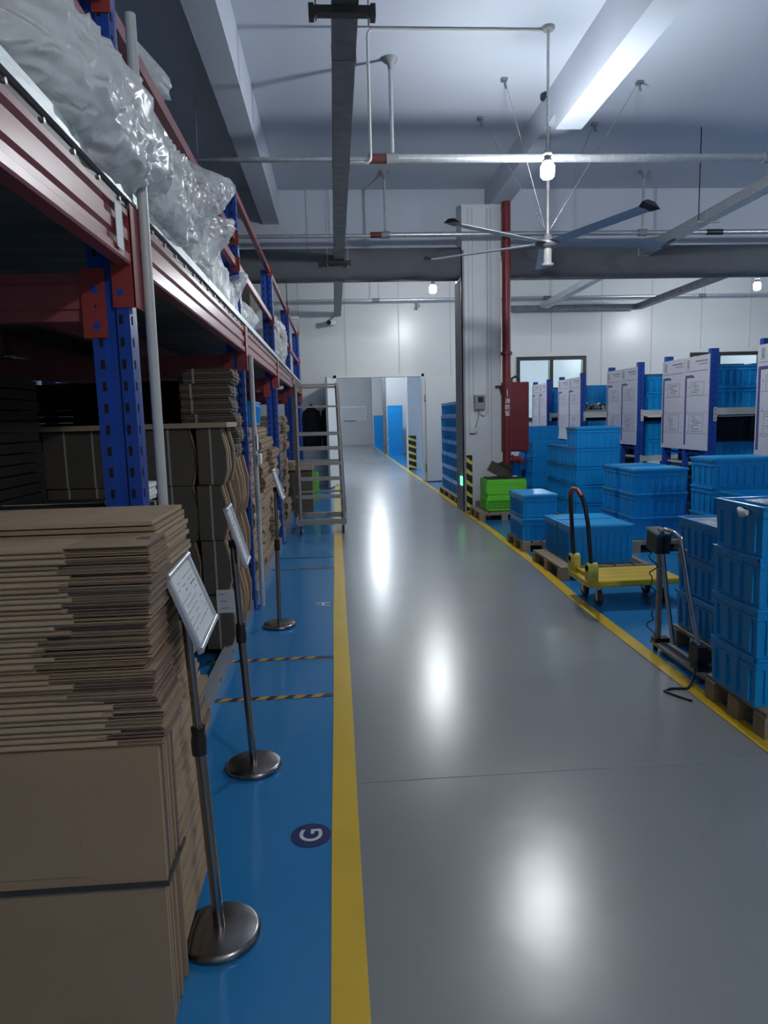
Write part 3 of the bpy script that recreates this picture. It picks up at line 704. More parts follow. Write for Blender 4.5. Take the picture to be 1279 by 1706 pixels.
# curled white tags on the uprights
for i,(x,y,z,lab) in enumerate([(-0.678,5.66,0.72,'small torn white tag on the second blue upright'),(-0.678,8.71,0.62,'small torn white tag on the third blue upright')]):
    q=MB(); q.add([(x+0.008,y-0.07,z+0.05),(x+0.01,y+0.03,z+0.06),(x+0.03,y+0.0,z-0.03),(x+0.02,y-0.02,z+0.02)],[(0,1,3),(1,2,3)],'paper'); tag(q.build('paper_tag',None),lab,'label')
q=MB(); q.box(-0.624,-0.60,5.60,5.74,1.17,1.25,'paper'); q.box(-0.6235,-0.622,5.62,5.72,1.28,1.40,'paper'); tag(q.build('label_box',None),'small white box and card on the slim pole at the second upright','box')

# ------------------------------------------------------------------ bags and boxes on the upper deck
def blob(cx,cy_,cz,sx,sy_,sz,seed,p=0.55,amp=0.06,fr=2.2,n=26,crease=0.0,tail=None,tl=0.22):
    "soft lumpy bag: superellipsoid with folds"
    q=MB(); vs=[]; fs=[]
    N=n; M_=n*2; off=Vector((seed*3.1,seed*1.7,seed*0.9))
    for i in range(N+1):
        th=PI*i/N
        for j in range(M_):
            ph=2*PI*j/M_
            def s_(v): return math.copysign(abs(v)**p,v)
            d=Vector((s_(math.sin(th))*s_(math.cos(ph)), s_(math.sin(th))*s_(math.sin(ph)), s_(math.cos(th))))
            pnt=Vector((d.x*sx/2,d.y*sy_/2,d.z*sz/2))
            nz=noise.noise(pnt*fr+off)+0.4*noise.noise(pnt*fr*2.3+off)
            qn=Vector((pnt.x*0.6,pnt.y,pnt.z*1.5)); cr_=(1-min(1,abs(noise.noise(qn*fr*2.6+off))*3.2))**2+0.5*(1-min(1,abs(noise.noise(qn*fr*6.0-off))*3.2))**2
            pnt+=d.normalized()*(nz*amp+cr_*crease)
            if pnt.z<-sz/2: pnt.z=-sz/2
            if tail is not None:
                t_=Vector(tail).normalized(); a=pnt.normalized().dot(t_)
                if a>0.88: pnt+=t_*((a-0.88)/0.12)**1.6*tl
            vs.append(pnt+Vector((cx,cy_,cz)))
    for i in range(N):
        for j in range(M_):
            a=i*M_+j; b=i*M_+(j+1)%M_; fs.append((a,b,b+M_,a+M_))
    q.add(vs,fs,None,True); return q
def bag(cx,cy_,z0,sx,sy_,sz,seed,label,foam=True,fmat='film',tail=None,p=0.5,amp=0.05,tl=0.22,name='foam_bag'):
    r=thing(name,(cx,cy_,z0),label,'plastic bag','bags of white packing foam on the upper deck')
    if foam:
        q=blob(cx,cy_,z0+sz*0.48,sx*0.86,sy_*0.86,sz*0.9,seed+50,0.4,0.02,1.5,16); q.build('foam_core','foam',r)
    q=blob(cx,cy_,z0+sz/2,sx,sy_,sz,seed,p,amp,2.6,64,crease=0.030,tail=tail,tl=tl); q.build('plastic_film',fmat,r)
    return r
DZ=2.262
bag(-1.12,1.22,DZ,0.74,0.86,0.68,1,'huge bulging white foam bag at the top left corner',fmat='film_dense',tail=(0.5,0.8,0.3),tl=0.12,p=0.62)
bag(-0.93,2.30,DZ,0.68,0.95,0.39,2,'shiny crinkled foam bag hanging over the deck edge at the nearest upright',fmat='film_dense',tail=(0.5,0.8,0.0),tl=0.15,p=0.6)
bag(-0.90,3.10,DZ,0.66,0.90,0.36,3,'grey crinkled foam bag leaning out over the first beam joint',fmat='film',tail=(0.75,0.6,0.25),tl=0.22,p=0.6)
bag(-1.78,2.5,DZ,0.66,1.2,0.85,4,'milky foam bag standing behind the front row at the nearest upright',fmat='film_dense')
bag(-1.40,3.25,2.93,0.85,0.7,0.50,5,'pointed clear bag resting on top behind the guard rails',fmat='film_dense',tail=(0.9,0.15,-0.25),tl=0.32)
bag(-1.16,3.95,2.72,0.72,0.8,0.36,6,'milky foam bag lying just behind the upper guard rail',fmat='film_dense',p=0.6)
bag(-1.65,4.3,DZ,0.8,1.0,0.62,7,'milky foam bag in the rear row of the second bay',fmat='film_dense')
bag(-0.96,3.98,DZ,0.60,0.62,0.36,8,'loose clear bag in the middle of the second bay',fmat='film',tail=(0.8,0.4,0.3),tl=0.2)
def foam_block(x0,x1,y0,y1,z0,z1,label,seed,tailp):
    r=thing('foam_block',((x0+x1)/2,(y0+y1)/2,z0),label,'foam block','film wrapped white foam blocks near the second upright')
    R=random.Random(seed); q=MB(); n=3
    for k in range(n): q.box(x0+R.uniform(0,0.01),x1-R.uniform(0,0.015),y0,y1,z0+(z1-z0)*k/n,z0+(z1-z0)*(k+0.97)/n,'foam')
    q.build('foam_sheets',None,r,bevel=0.012)
    q=blob((x0+x1)/2,(y0+y1)/2,(z0+z1)/2+0.004,(x1-x0)*1.10,(y1-y0)*1.1,(z1-z0)*1.04,seed,0.22,0.012,4,40,crease=0.012,tail=tailp,tl=0.25); q.build('film_wrap','film',r)
foam_block(-1.15,-0.72,4.36,4.74,DZ,2.56,'film wrapped squarish white foam block next to the loose clear bag',14,(0.5,0.3,0.8))
foam_block(-1.15,-0.73,4.80,5.14,DZ,2.56,'film wrapped square white foam block standing before the second upright',11,(0.3,0.3,0.9))
foam_block(-1.10,-0.72,5.20,5.50,DZ,2.50,'low film wrapped white foam block touching the second upright',12,(0.5,0.6,0.5))
foam_block(-1.15,-0.80,5.75,6.35,DZ,2.56,'long film wrapped white foam block past the second upright',13,(0.6,0.9,0.0))
def sbox(name,x0,x1,y0,y1,z0,z1,label,m='carton',cat='cardboard box',grp=None):
    r=thing(name,((x0+x1)/2,(y0+y1)/2,z0),label,cat,grp)
    MB().box(x0,x1,y0,y1,z0,z1,m).build('box_body',None,r,bevel=0.004)
    q=MB(); q.box(x0-0.001,x1+0.001,(y0+y1)/2-0.025,(y0+y1)/2+0.025,z1-0.0,z1+0.001,'carton_pale'); q.box(x1,x1+0.001,(y0+y1)/2-0.025,(y0+y1)/2+0.025,z1-0.07,z1,'carton_pale'); q.box((x0+x1)/2-0.03,(x0+x1)/2+0.03,y0-0.001,y0,z1-0.07,z1,'carton_pale'); q.build('tape',None,r)
    return r
sbox('cardboard_box',-1.45,-0.85,7.6,8.2,DZ,2.50,'brown cardboard box at the bottom of the upper deck box pile','carton')
sbox('cardboard_box',-1.42,-0.86,7.62,8.18,2.502,2.70,'brown cardboard box with a small white label, middle of the upper deck pile','carton')
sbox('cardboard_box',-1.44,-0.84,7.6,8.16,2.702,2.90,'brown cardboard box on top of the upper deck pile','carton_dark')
MB().box(-1.05,-0.98,7.617,7.619,2.60,2.64,'paper').build('box_label',None,S.objects['cardboard_box.001'])
sbox('cardboard_box',-1.9,-1.25,10.0,10.8,DZ,2.98,'tall brown cardboard box beyond the third upright on the upper deck','carton')
bag(-0.93,9.5,DZ,0.45,0.6,0.62,21,'white plastic sack slumped by the third upright on the upper deck',fmat='film_dense',amp=0.07)
bag(-0.92,10.5,DZ,0.42,0.6,0.72,22,'white plastic sack standing upright beyond the third upright',fmat='film_dense',amp=0.07)
bag(-0.93,12.2,DZ,0.4,0.7,0.40,23,'clear crumpled plastic sack near the far end of the upper deck',fmat='film',amp=0.07)
sbox('cardboard_box',-1.5,-0.9,12.7,13.6,DZ,2.85,'olive brown cardboard box near the far end of the upper deck','carton_pale')

# ------------------------------------------------------------------ sign stands
def stand(x,y,xt,zt,L,W,a,yw,label,base_r=0.122):
    r=thing('sign_stand',(x,y,0),label,'sign stand','three steel sign stands along the rack')
    q=MB(); q.lathe((x,y,0.001),[(base_r*0.97,0.0),(base_r,0.006),(base_r,0.016),(base_r*0.94,0.024),(base_r*0.9,0.026),(0.05,0.032),(0.022,0.034)],48,'dark_chrome'); o=q.build('base',None,r); o['label']='round polished steel base'
    zc=0.62; xc=x+(xt-x)*zc/zt
    MB().tube([(x,y,0.03),(xc,y,zc)],0.0165,16,'dark_chrome').build('lower_pole',None,r)
    o=MB().tube([(xc,y,zc-0.05),(xc,y,zc-0.01),(xc,y,zc+0.01),(xc,y,zc+0.03)],[0.021,0.0225,0.019,0.021],16,'black').build('collar',None,r); o['label']='black adjusting collar'
    MB().tube([(xc,y,zc),(xt,y,zt)],0.0125,16,'dark_chrome').build('upper_pole',None,r)
    q=MB(); q.tube([(xt,y,zt-0.02),(xt,y,zt+0.012)],0.017,12,'black'); q.tube([(xt,y,zt),(xt+0.008,y,zt+0.012)],0.009,8,'black'); q.build('swivel_joint',None,r)
    d=Vector((math.cos(a)*math.cos(yw),math.cos(a)*math.sin(yw),-math.sin(a))); wv=Vector((-math.sin(yw),math.cos(yw),0)); nn=d.cross(wv); 
    if nn.x<0: nn=-nn
    c=Vector((xt+0.018,y+ (0.02 if base_r>0.12 else 0),zt+0.03)); R=Matrix((wv,-d,nn)).transposed()
    T=Matrix.Translation(c)@R.to_4x4()
    q=MB(); q.box(-W/2,W/2,-L/2,L/2,-0.006,0.0,'alum',T)
    q.build('back_plate',None,r)
    q=MB(); e=0.017
    for s_ in (-1,1):
        q.tube([T@Vector((-W/2,s_*(L/2-e/2),0.003)),T@Vector((W/2,s_*(L/2-e/2),0.003))],0.0095,8,'alum')
        q.tube([T@Vector((s_*(W/2-e/2),-L/2,0.003)),T@Vector((s_*(W/2-e/2),L/2,0.003))],0.0075,8,'alum')
    q.build('snap_frame',None,r)
    q=MB(); q.box(-W/2+e,W/2-e,-L/2+e,L/2-e,0.0,0.0015,'paper',T)
    R_=random.Random(int(y*10)); x0=-W/2+e+0.012; x1=W/2-e-0.012; z0=0.0016
    for row in range(9):
        yy=L/2-e-0.03-row*(L-2*e-0.045)/9; k=x0
        while k<x1-0.02:
            l=R_.uniform(0.012,0.05); 
            if R_.random()<0.7: q.box(k,min(x1,k+l),yy,yy+(0.004 if row==2 else 0.0018),z0,z0+0.0004,'ink',T)
            k+=l+0.008
    q.build('sheet',None,r)
stand(-0.392,1.915,-0.432,0.985,0.225,0.325,1.222,0.045,'steel sign stand closest to the viewer, beside the nearest cardboard pile')
stand(-0.408,2.93,-0.447,1.0,0.26,0.195,1.286,0.05,'middle one of the three steel sign stands along the rack')
stand(-0.462,5.067,-0.447,1.02,0.23,0.20,1.279,0.0,'farthest of the three steel sign stands, beside the second blue upright')

# ------------------------------------------------------------------ floor tapes and letters
def haz(x0,x1,y,w_,label,m2='tape_orange',step=0.10):
    q=MB(); q.box(x0,x1,y-w_/2,y+w_/2,0.0,0.0016,'black_paint'); x=x0+0.01
    while x<x1-step: q.quad((x,y-w_/2,0.0019),(x+step*0.55,y-w_/2,0.0019),(x+step*0.85,y+w_/2,0.0019),(x+step*0.3,y+w_/2,0.0019),m2); x+=step
    tag(q.build('hazard_tape',None),label,'floor tape','striped tapes across the blue floor strip')
haz(-0.80,-0.066,3.70,0.045,'black and orange striped floor tape, nearest of the four across the blue strip')
haz(-0.86,-0.066,4.33,0.045,'black and orange striped floor tape, second nearest across the blue strip')
haz(-0.78,-0.066,7.06,0.04,'thin dark striped floor tape level with the third rack bay, nearer one','red_film')
haz(-0.78,-0.066,7.65,0.04,'thin dark striped floor tape level with the third rack bay, farther one','disc')
m_=thing('floor_marker',(-0.140,2.39,0.0),'round navy floor marker with a white letter G','floor marker')
q=MB(); q.lathe((-0.140,2.39,0.0),[(0.0735,0.0),(0.0735,0.0018)],40,'disc'); q.build('disc',None,m_)
q=MB(); q.text('G',0.115,Matrix.Translation((-0.136,2.39,0.0022))@Matrix.Rotation(PI/2,4,'Z'),'white_paint'); q.build('letter',None,m_)
m_=thing('floor_marker',(-0.143,5.635,0.0),'white letter H marked on the blue floor','floor marker')
q=MB(); q.text('H',0.165,Matrix.Translation((-0.143,5.635,0.0022))@Matrix.Rotation(PI/2,4,'Z'),'white_paint'); q.build('letter',None,m_)

# ------------------------------------------------------------------ rolling rack ladder at y 9.3
lad=thing('rolling_rack_trolley',(-0.24,9.5,0),'tall grey steel rolling rack with open rungs parked by the aisle','trolley')
fy,by=9.25,9.95
def sq(a,b,s=0.036,m='steel_paint'):
    return MB().tube([a,b],s*0.62,4,m)
for (a,b) in (((-0.50,fy,0.14),(-0.50,fy,1.98)),((0.075,fy,0.14),(0.03,fy,1.98)),((-0.56,by,0.14),(-0.56,by,1.98)),((0.10,by,0.14),(0.04,by,1.98))):
    sq(a,b).build('post',None,lad)
for z in (1.96,1.68,1.33,1.14,0.94,0.74,0.50):
    xr=0.075-0.045*(z-0.14)/1.84
    q=MB(); q.box(-0.50,xr,fy-0.016,fy+0.016,z-0.024 if z<1.6 else z-0.012,z+0.024 if z<1.6 else z+0.012,'steel_paint'); q.build('rung',None,lad)
    if z in (1.96,0.94,0.50):
        for xa in (-0.53,xr): MB().box(xa-0.013,xa+0.013,fy,by,z-0.013,z+0.013,'steel_paint').build('side_rail',None,lad)
        MB().box(-0.56,xr+0.02,by-0.013,by+0.013,z-0.013,z+0.013,'steel_paint').build('rear_rail',None,lad)
q=MB(); q.box(-0.56,0.11,fy-0.03,fy+0.02,0.13,0.20,'steel_paint'); q.box(-0.58,0.12,by-0.03,by+0.03,0.13,0.20,'steel_paint'); q.box(-0.56,-0.52,fy,by,0.13,0.20,'steel_paint'); q.box(0.06,0.11,fy,by,0.13,0.20,'steel_paint'); q.build('base_frame',None,lad)
def caster(x,y,par,h=0.13,r=0.05,m='rubber',w_=0.028):
    q=MB(); q.box(x-0.035,x+0.035,y-0.035,y+0.035,h-0.008,h,'galv'); q.box(x-w_/2-0.006,x-w_/2-0.002,y-0.02,y+0.025,r-0.01,h-0.006,'galv'); q.box(x+w_/2+0.002,x+w_/2+0.006,y-0.02,y+0.025,r-0.01,h-0.006,'galv')
    o=q.build('caster_fork',None,par)
    q=MB(); q.tube([(x-w_/2,y,r+0.002),(x+w_/2,y,r+0.002)],r,20,m); q.tube([(x-w_/2-0.001,y,r+0.002),(x+w_/2+0.001,y,r+0.002)],r*0.45,12,'galv'); q.build('wheel',None,o)
for x,y in ((-0.50,fy),(0.06,fy),(-0.53,by),(0.07,by)): caster(x,y,lad)

# things beyond the trolley on the left
def lattice_crate_mb(L,W,H,lat,m='green'):
    q=MB(); t_=0.006
    def wall(T,l):
        q.box(-l/2,l/2,0,t_,0,0.03,m,T); q.box(-l/2,l/2,0,t_+0.004,H-0.03,H,m,T); q.box(-l/2,l/2,0,t_,H*0.62,H*0.68,m,T)
        n=int(l/0.034)
        for k in range(n+1): x=-l/2+l*k/n; q.box(x-0.005,x+0.005,0,t_,0.03,H-0.03,m,T)
        if lat:
            for k in range(1,6): z=0.03+(H*0.62-0.03)*k/6; q.box(-l/2,l/2,0.001,t_-0.001,z-0.004,z+0.004,m,T)
            q.box(-l/2,l/2,0.001,t_-0.001,H*0.66,H-0.02,m,T)
        else:
            q.box(-l/2,l/2,0.001,t_-0.001,0.02,H-0.02,m,T)
            for k in range(5): z=H*0.15+k*H*0.16; q.box(-l/2,l/2,-0.002,0.002,z,z+0.004,m,T)
    wall(Matrix.Translation((0,-W/2,0)),L); wall(Matrix.Translation((0,W/2,0))@Matrix.Rotation(PI,4,'Z'),L)
    wall(Matrix.Translation((L/2,0,0))@Matrix.Rotation(PI/2,4,'Z'),W); wall(Matrix.Translation((-L/2,0,0))@Matrix.Rotation(-PI/2,4,'Z'),W)
    q.box(-L/2,L/2,-W/2,W/2,0.0,0.006,m)
    return q
GC=lattice_crate_mb(0.58,0.46,0.235,True).build('plastic_crate',None,off=(0,0,0)); tag(GC,'bright green lattice crate, lower of two on the pallet by the pillar','crate','green crates on the pallet by the pillar'); GC.location=(2.45,10.2,0.125)
GS=lattice_crate_mb(0.58,0.46,0.225,False).build('plastic_crate',None,off=(0,0,0)); tag(GS,'bright green ribbed crate, upper of two on the pallet by the pillar','crate','green crates on the pallet by the pillar'); GS.location=(2.45,10.2,0.362)
dup(GC,(-0.62,12.15,0.36),0,'green crate peeking out behind cartons beyond the rolling rack','crate','green crates beyond the rolling rack')
dup(GC,(-0.62,12.15,0.125),0,'green crate under the other one behind cartons beyond the rolling rack','crate','green crates beyond the rolling rack')
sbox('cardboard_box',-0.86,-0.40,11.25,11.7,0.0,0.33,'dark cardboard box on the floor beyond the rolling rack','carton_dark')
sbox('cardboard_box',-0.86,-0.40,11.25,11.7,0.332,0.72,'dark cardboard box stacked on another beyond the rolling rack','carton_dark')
q=MB(); 
for k in range(2): q.box(-0.84,-0.38,11.2,11.7,0.725+k*0.07,0.79+k*0.07,'carton_pale')
tag(q.build('carton_bundle',None),'pale flat carton bundle topping the dark boxes beyond the rolling rack','cardboard bundle')
# coats on the far wall
def coat(x,label,seed,wd=0.30):
    r=thing('dark_coat',(x,FY1-0.08,0.9),label,'coat','dark coats hanging on the far wall')
    q=MB(); vs=[]; fs=[]; n=24; prof=[(1.86,0.05,0.03),(1.80,0.11,0.05),(1.74,0.22,0.07),(1.55,0.26,0.09),(1.30,0.27,0.09),(1.10,0.30,0.10),(0.98,0.31,0.10),(0.92,0.30,0.09)]
    for z,a,b in prof:
        for k in range(n):
            t_=2*PI*k/n; wv=1+0.10*math.sin(k*2.1+seed+z*2); vs.append((x+a*wd/0.3*math.cos(t_)*wv*0.9,FY1-0.10+b*0.8*math.sin(t_)*wv,z))
    for i in range(len(prof)-1):
        for k in range(n): a=i*n+k; b=i*n+(k+1)%n; fs.append((a,b,b+n,a+n))
    fs+=[tuple(range(n)),tuple(range((len(prof)-1)*n,len(prof)*n))]
    q.add(vs,fs,'cloth_dark',True); q.build('coat_body',None,r)
    for s_ in (-1,1): MB().tube([(x+s_*0.19*wd/0.3,FY1-0.10,1.72),(x+s_*0.26*wd/0.3,FY1-0.11,1.45),(x+s_*0.27*wd/0.3,FY1-0.12,1.12)],[0.05,0.055,0.045],10,'cloth_dark').build('sleeve',None,r)
    MB().tube([(x,FY1-0.0,1.90),(x,FY1-0.08,1.90),(x,FY1-0.09,1.85)],0.008,6,'black').build('hook',None,r)
coat(-0.54,'long dark coat hanging left on the far wall behind the rolling rack',1,0.22); coat(-0.17,'dark coat hanging right on the far wall beside the open door',2,0.13)
# security camera at the end of the tray
r=thing('security_camera',(0.02,FY1-0.2,3.70),'small security camera below the end of the overhead tray','camera')
MB().tube([(0.08,FY1,3.83),(0.08,FY1-0.14,3.80),(0.0,FY1-0.20,3.72)],0.02,8,'trimw').build('bracket',None,r)
MB().tube([(0.05,FY1-0.06,3.69),(-0.06,FY1-0.36,3.66)],0.055,16,'trimw').build('camera_body',None,r)
MB().tube([(-0.058,FY1-0.355,3.66),(-0.066,FY1-0.375,3.658)],0.05,16,'black').build('lens',None,r)
r=thing('wall_light',(-0.80,14.9,3.62),'small white perforated unit hanging near the end of the rack','light fitting')
MB().box(-0.92,-0.68,14.86,14.96,3.58,3.64,'trimw').build('housing',None,r)
q=MB(); 
for k in range(6): q.tube([(-0.90+k*0.04,14.91,3.58),(-0.90+k*0.04,14.91,3.55)],0.012,6,'paper')
q.build('perforated_edge',None,r); MB().tube([(-0.9,14.9,3.64),(-0.9,14.9,4.99)],0.01,6,'black').build('drop_rod',None,r)

# ------------------------------------------------------------------ blue crates
def crate_mb(L=0.6,W=0.4,H=0.235,nl=7,nw=4,m='crate'):
    q=MB(); t_=0.012; tp=0.008; hb=H-0.05
    # walls as a tapered shell with a real cavity
    a,b=L/2-0.008,W/2-0.008
    vs=[(-a+tp,-b+tp,0),(a-tp,-b+tp,0),(a-tp,b-tp,0),(-a+tp,b-tp,0),(-a,-b,H),(a,-b,H),(a,b,H),(-a,b,H)]
    c_,d_=a-t_,b-t_
    vs+=[(-c_+tp,-d_+tp,0.012),(c_-tp,-d_+tp,0.012),(c_-tp,d_-tp,0.012),(-c_+tp,d_-tp,0.012),(-c_,-d_,H),(c_,-d_,H),(c_,d_,H),(-c_,d_,H)]
    fs=[(0,3,2,1),(8,9,10,11)]
    for k in range(4): n=(k+1)%4; fs+=[(k,n,n+4,k+4),(k+8,k+12,n+12,n+8),(k+4,n+4,n+12,k+12)]
    q.add(vs,fs,m)
    # rim bands
    for z0,z1,e in ((H-0.014,H,0.0),(H-0.052,H-0.044,0.003)):
        for (x0,x1,y0,y1) in ((-L/2+e,L/2-e,-W/2+e,-W/2+0.012),(-L/2+e,L/2-e,W/2-0.012,W/2-e),(-L/2+e,-L/2+0.012,-W/2+e,W/2-e),(L/2-0.012,L/2-e,-W/2+e,W/2-e)): q.box(x0,x1,y0,y1,z0,z1,m)
    # ribs
    def rib(x,y,dx,dy):
        e0=0.014; vs=[]
        for z,o in ((0.02,tp),(H-0.05,0.004)):
            sx=-math.copysign(1,x)*o if dx<dy else 0; sy_=-math.copysign(1,y)*o if dy<dx else 0
            vs+=[(x-dx+sx,y-dy+sy_,z),(x+dx+sx,y-dy+sy_,z),(x+dx+sx,y+dy+sy_,z),(x-dx+sx,y+dy+sy_,z)]
        q.add(vs,[(0,3,2,1),(4,5,6,7),(0,1,5,4),(1,2,6,5),(2,3,7,6),(3,0,4,7)],m)
    for k in range(nl):
        x=-L/2+0.05+(L-0.1)*k/(nl-1)
        for s_ in (-1,1): rib(x,s_*(W/2-0.008),0.004,0.0065)
    for k in range(nw):
        y=-W/2+0.05+(W-0.1)*k/(nw-1)
        for s_ in (-1,1): rib(s_*(L/2-0.008),y,0.0065,0.004)
    # hand grips on the short sides
    for s_ in (-1,1): q.box(s_*(L/2-0.008)-0.002,s_*(L/2-0.008)+0.002,-0.06,0.06,H-0.042,H-0.018,m)
    return q
def lid_mb(L=0.6,W=0.4,m='crate_lid'):
    q=MB(); q.taper(-L/2-0.004,L/2+0.004,-W/2-0.004,W/2+0.004,0.0,0.016,0.0,m); q.box(-L/2+0.03,L/2-0.03,-W/2+0.03,W/2-0.03,0.016,0.022,m); q.box(-0.01,0.01,-W/2,W/2,0.016,0.019,m)
    return q
PR={}
def proto(key,mb): 
    o=mb.build('plastic_crate',None,off=(0,0,0)); PR[key]=[o,False]
proto('std',crate_mb()); proto('tall',crate_mb(0.6,0.4,0.335,9,6)); proto('stdlid',crate_mb())
lid_mb().build('lid',None,PR['stdlid'][0]).location=(0,0,0.2355)
proto('talllid',crate_mb(0.6,0.4,0.335,9,6)); lid_mb().build('lid',None,PR['talllid'][0]).location=(0,0,0.3355)
PITCH_=0.2285
def crate(key,x,y,z,rz,label,grp):
    p=PR[key]
    if not p[1]: o=p[0]; o.location=(x,y,z); o.rotation_euler=(0,0,rz); p[1]=True; return tag(o,label,'crate',grp)
    return dup(p[0],(x,y,z),rz,label,'crate',grp)
RC=random.Random(12)
def cstack(x,y,z0,n,where,grp,rz=0,key='std',top=None,pitch=0.2365,jit=0.006,desc='blue plastic crate'):
    for k in range(n):
        kk=top if (top and k==n-1) else key
        lab=('%s, %s, stack %s'%(desc.replace(' plastic',''),lvl(k,n),where)) if n>1 else '%s %s'%(desc,where)
        crate(kk,x+RC.uniform(-jit,jit),y+RC.uniform(-jit,jit),z0+k*pitch,rz+RC.uniform(-0.012,0.012),lab,grp)
def pallet(x0,x1,y0,y1,label,h=0.125):
    r=thing('wooden_pallet',((x0+x1)/2,(y0+y1)/2,0),label,'pallet','wooden pallets along the right side')
    q=MB(); n=5
    for k in range(n): xx=x0+(x1-x0)*k/n; q.box(xx+0.008,xx+(x1-x0)/n-0.008,y0,y1,h-0.02,h,'wood')
    q.build('deck_boards',None,r)
    for i in range(3):
        yy=y0+(y1-y0-0.09)*i/2; MB().box(x0,x1,yy,yy+0.09,h-0.042,h-0.0205,'wood').build('cross_board',None,r)
        for j in range(3): xx=x0+(x1-x0-0.09)*j/2; MB().box(xx,xx+0.09,yy,yy+0.09,0.0,h-0.0425,'wood').build('block',None,r)
    return r
RZ=PI/2
# nearest pallet
pallet(1.90,2.52,2.90,3.42,'wooden pallet under the nearest tall crate stack, at the right edge')
cstack(2.18,3.16,0.127,4,'nearest the viewer at the right edge','crates in the nearest right stack',0,'std','std',0.2345,0.002)
q=MB(); q.box(2.0,2.35,3.0,3.3,0.127+3*0.2345+0.225,0.127+3*0.2345+0.229,'film'); tag(q.build('plastic_sheet',None),'loose clear plastic sheet in the top crate at the right edge','plastic sheet')
q=MB(); q.tube([(1.874,3.13,1.04),(1.868,3.09,1.022),(1.872,3.06,1.03)],[0.012,0.022,0.012],8,'paper'); tag(q.build('knotted_tag',None),'crumpled white tag tied to the rim of the nearest crate','tag')
# second pallet
pallet(2.14,2.74,3.66,4.30,'wooden pallet under the crate stack behind the weighing scale')
cstack(2.36,3.99,0.127,3,'behind the weighing scale handles','crates in the stack behind the scale',RZ,'std','std',0.2365,0.003)
q=MB(); q.box(2.2,2.52,3.72,4.25,0.127+2*0.2365+0.222,0.127+2*0.2365+0.226,'film'); tag(q.build('plastic_sheet',None),'clear plastic sheet in the crate behind the weighing scale','plastic sheet')
# pallet behind trolley
pallet(1.99,2.85,6.10,7.0,'wooden pallet under the tall crate behind the yellow platform trolley',0.12)
crate('talllid',2.42,6.40,0.122,0,'tall blue lidded crate right behind the yellow platform trolley','lidded tall crates behind the yellow trolley')
crate('talllid',2.42,6.82,0.122,0,'second tall blue lidded crate, farther one behind the yellow trolley','lidded tall crates behind the yellow trolley')
# stack 6
pallet(2.01,2.55,7.47,8.15,'wooden pallet under the two small lidded crates beside the yellow line',0.115)
cstack(2.22,7.80,0.117,2,'of two between the green crates and the yellow trolley','lidded crates between the green crates and the trolley',RZ,'stdlid','stdlid',0.262,0.003,'blue lidded crate')
# green pallet
pallet(2.03,2.78,9.88,10.62,'wooden pallet under the green crates in front of the pillar',0.12)
r=MB(); r.box(2.2,2.7,10.02,10.38,0.14,0.35,'black'); tag(r.build('shade_block',None),'added black block darkening the lattice holes of the lower green crate','plastic bag')  # added black block stands in for shade behind the lattice holes
r=MB(); r.box(2.2,2.7,10.0,10.4,0.575,0.60,'black'); tag(r.build('black_sheet',None),'folded black plastic sheet inside the upper green crate','plastic sheet')
r=thing('open_carton',(2.42,10.6,0.6),'small open grey brown carton tilted on the green crates','carton')
T=Matrix.Translation((2.40,10.42,0.62))@Matrix.Rotation(0.5,4,'Y')@Matrix.Rotation(0.3,4,'Z')
q=MB(); q.box(-0.12,0.12,-0.1,-0.095,0,0.16,'carton_dark',T); q.box(-0.12,0.12,0.095,0.1,0,0.16,'carton_dark',T); q.box(-0.12,-0.115,-0.1,0.1,0,0.16,'carton_dark',T); q.box(0.115,0.12,-0.1,0.1,0,0.16,'carton_dark',T); q.box(-0.12,0.12,-0.1,0.1,0,0.005,'carton_dark',T); q.build('carton_body',None,r)
q=MB(); q.add([T@Vector(v) for v in [(-0.12,-0.1,0.16),(0.12,-0.1,0.16),(0.12,-0.18,0.21),(-0.12,-0.18,0.21)]],[(0,1,2,3)],'carton'); q.build('flap',None,r)
# tall wall of crates left of the pillar
for j in range(4):
    y0=11.56+0.61*j
    cn=['column nearest the pillar','second column from the pillar','third column from the pillar','column farthest from the pillar'][j]
    for k in range(7):
        crate('std',2.31+RC.uniform(-0.008,0.008),y0+0.30+RC.uniform(-0.003,0.003),0.115+k*0.2365,RZ,'blue crate, %s, %s, tall crate wall'%(lvl(k,7),cn),'blue crates in the tall wall left of the pillar')
for j in range(2): pallet(2.06,2.56,11.56+1.23*j,12.76+1.23*j,['wooden pallet under the tall crate wall, near the pillar','wooden pallet under the tall crate wall, near the door'][j],0.112)
# mid stacks
G='blue crates standing free before the shelving racks'
cstack(3.46,7.45,0.127,3,'standing left in front of the nearest notice boards',G,0,'stdlid','stdlid',0.2585,0.003)
pallet(3.14,3.80,7.2,7.72,'wooden pallet before the nearest notice boards, nearer half',0.125)
cstack(3.46,7.95,0.127,3,'directly behind the one left of the nearest notice boards',G,0,'stdlid','stdlid',0.2585,0.003)
pallet(3.14,3.80,7.74,8.2,'wooden pallet before the nearest notice boards, farther half',0.125)
cstack(3.52,5.98,0.127,4,'at right edge, left of last notice board',G,0,'std','stdlid',0.2365,0.003)
pallet(3.18,3.85,5.75,6.22,'wooden pallet at the right edge under the bright crate stack',0.125)
cstack(3.46,5.38,0.127,3,'in front of the bright stack at the right edge',G,0,'std','std',0.2365,0.003)
pallet(3.14,3.78,5.15,5.62,'wooden pallet at the right edge, under the lower front stack',0.125)
crate('std',-1.05,7.0,2.263,0,'blue crate on the upper deck by the third upright','blue crates in the rack')
crate('std',-0.98,7.25,1.47,RZ,'blue crate lying on the carton pile in the third rack bay','blue crates in the rack')
cstack(3.38,9.05,0.127,5,'of five in the middle distance, with the highest top',G,0,'std','stdlid',0.2365,0.003)
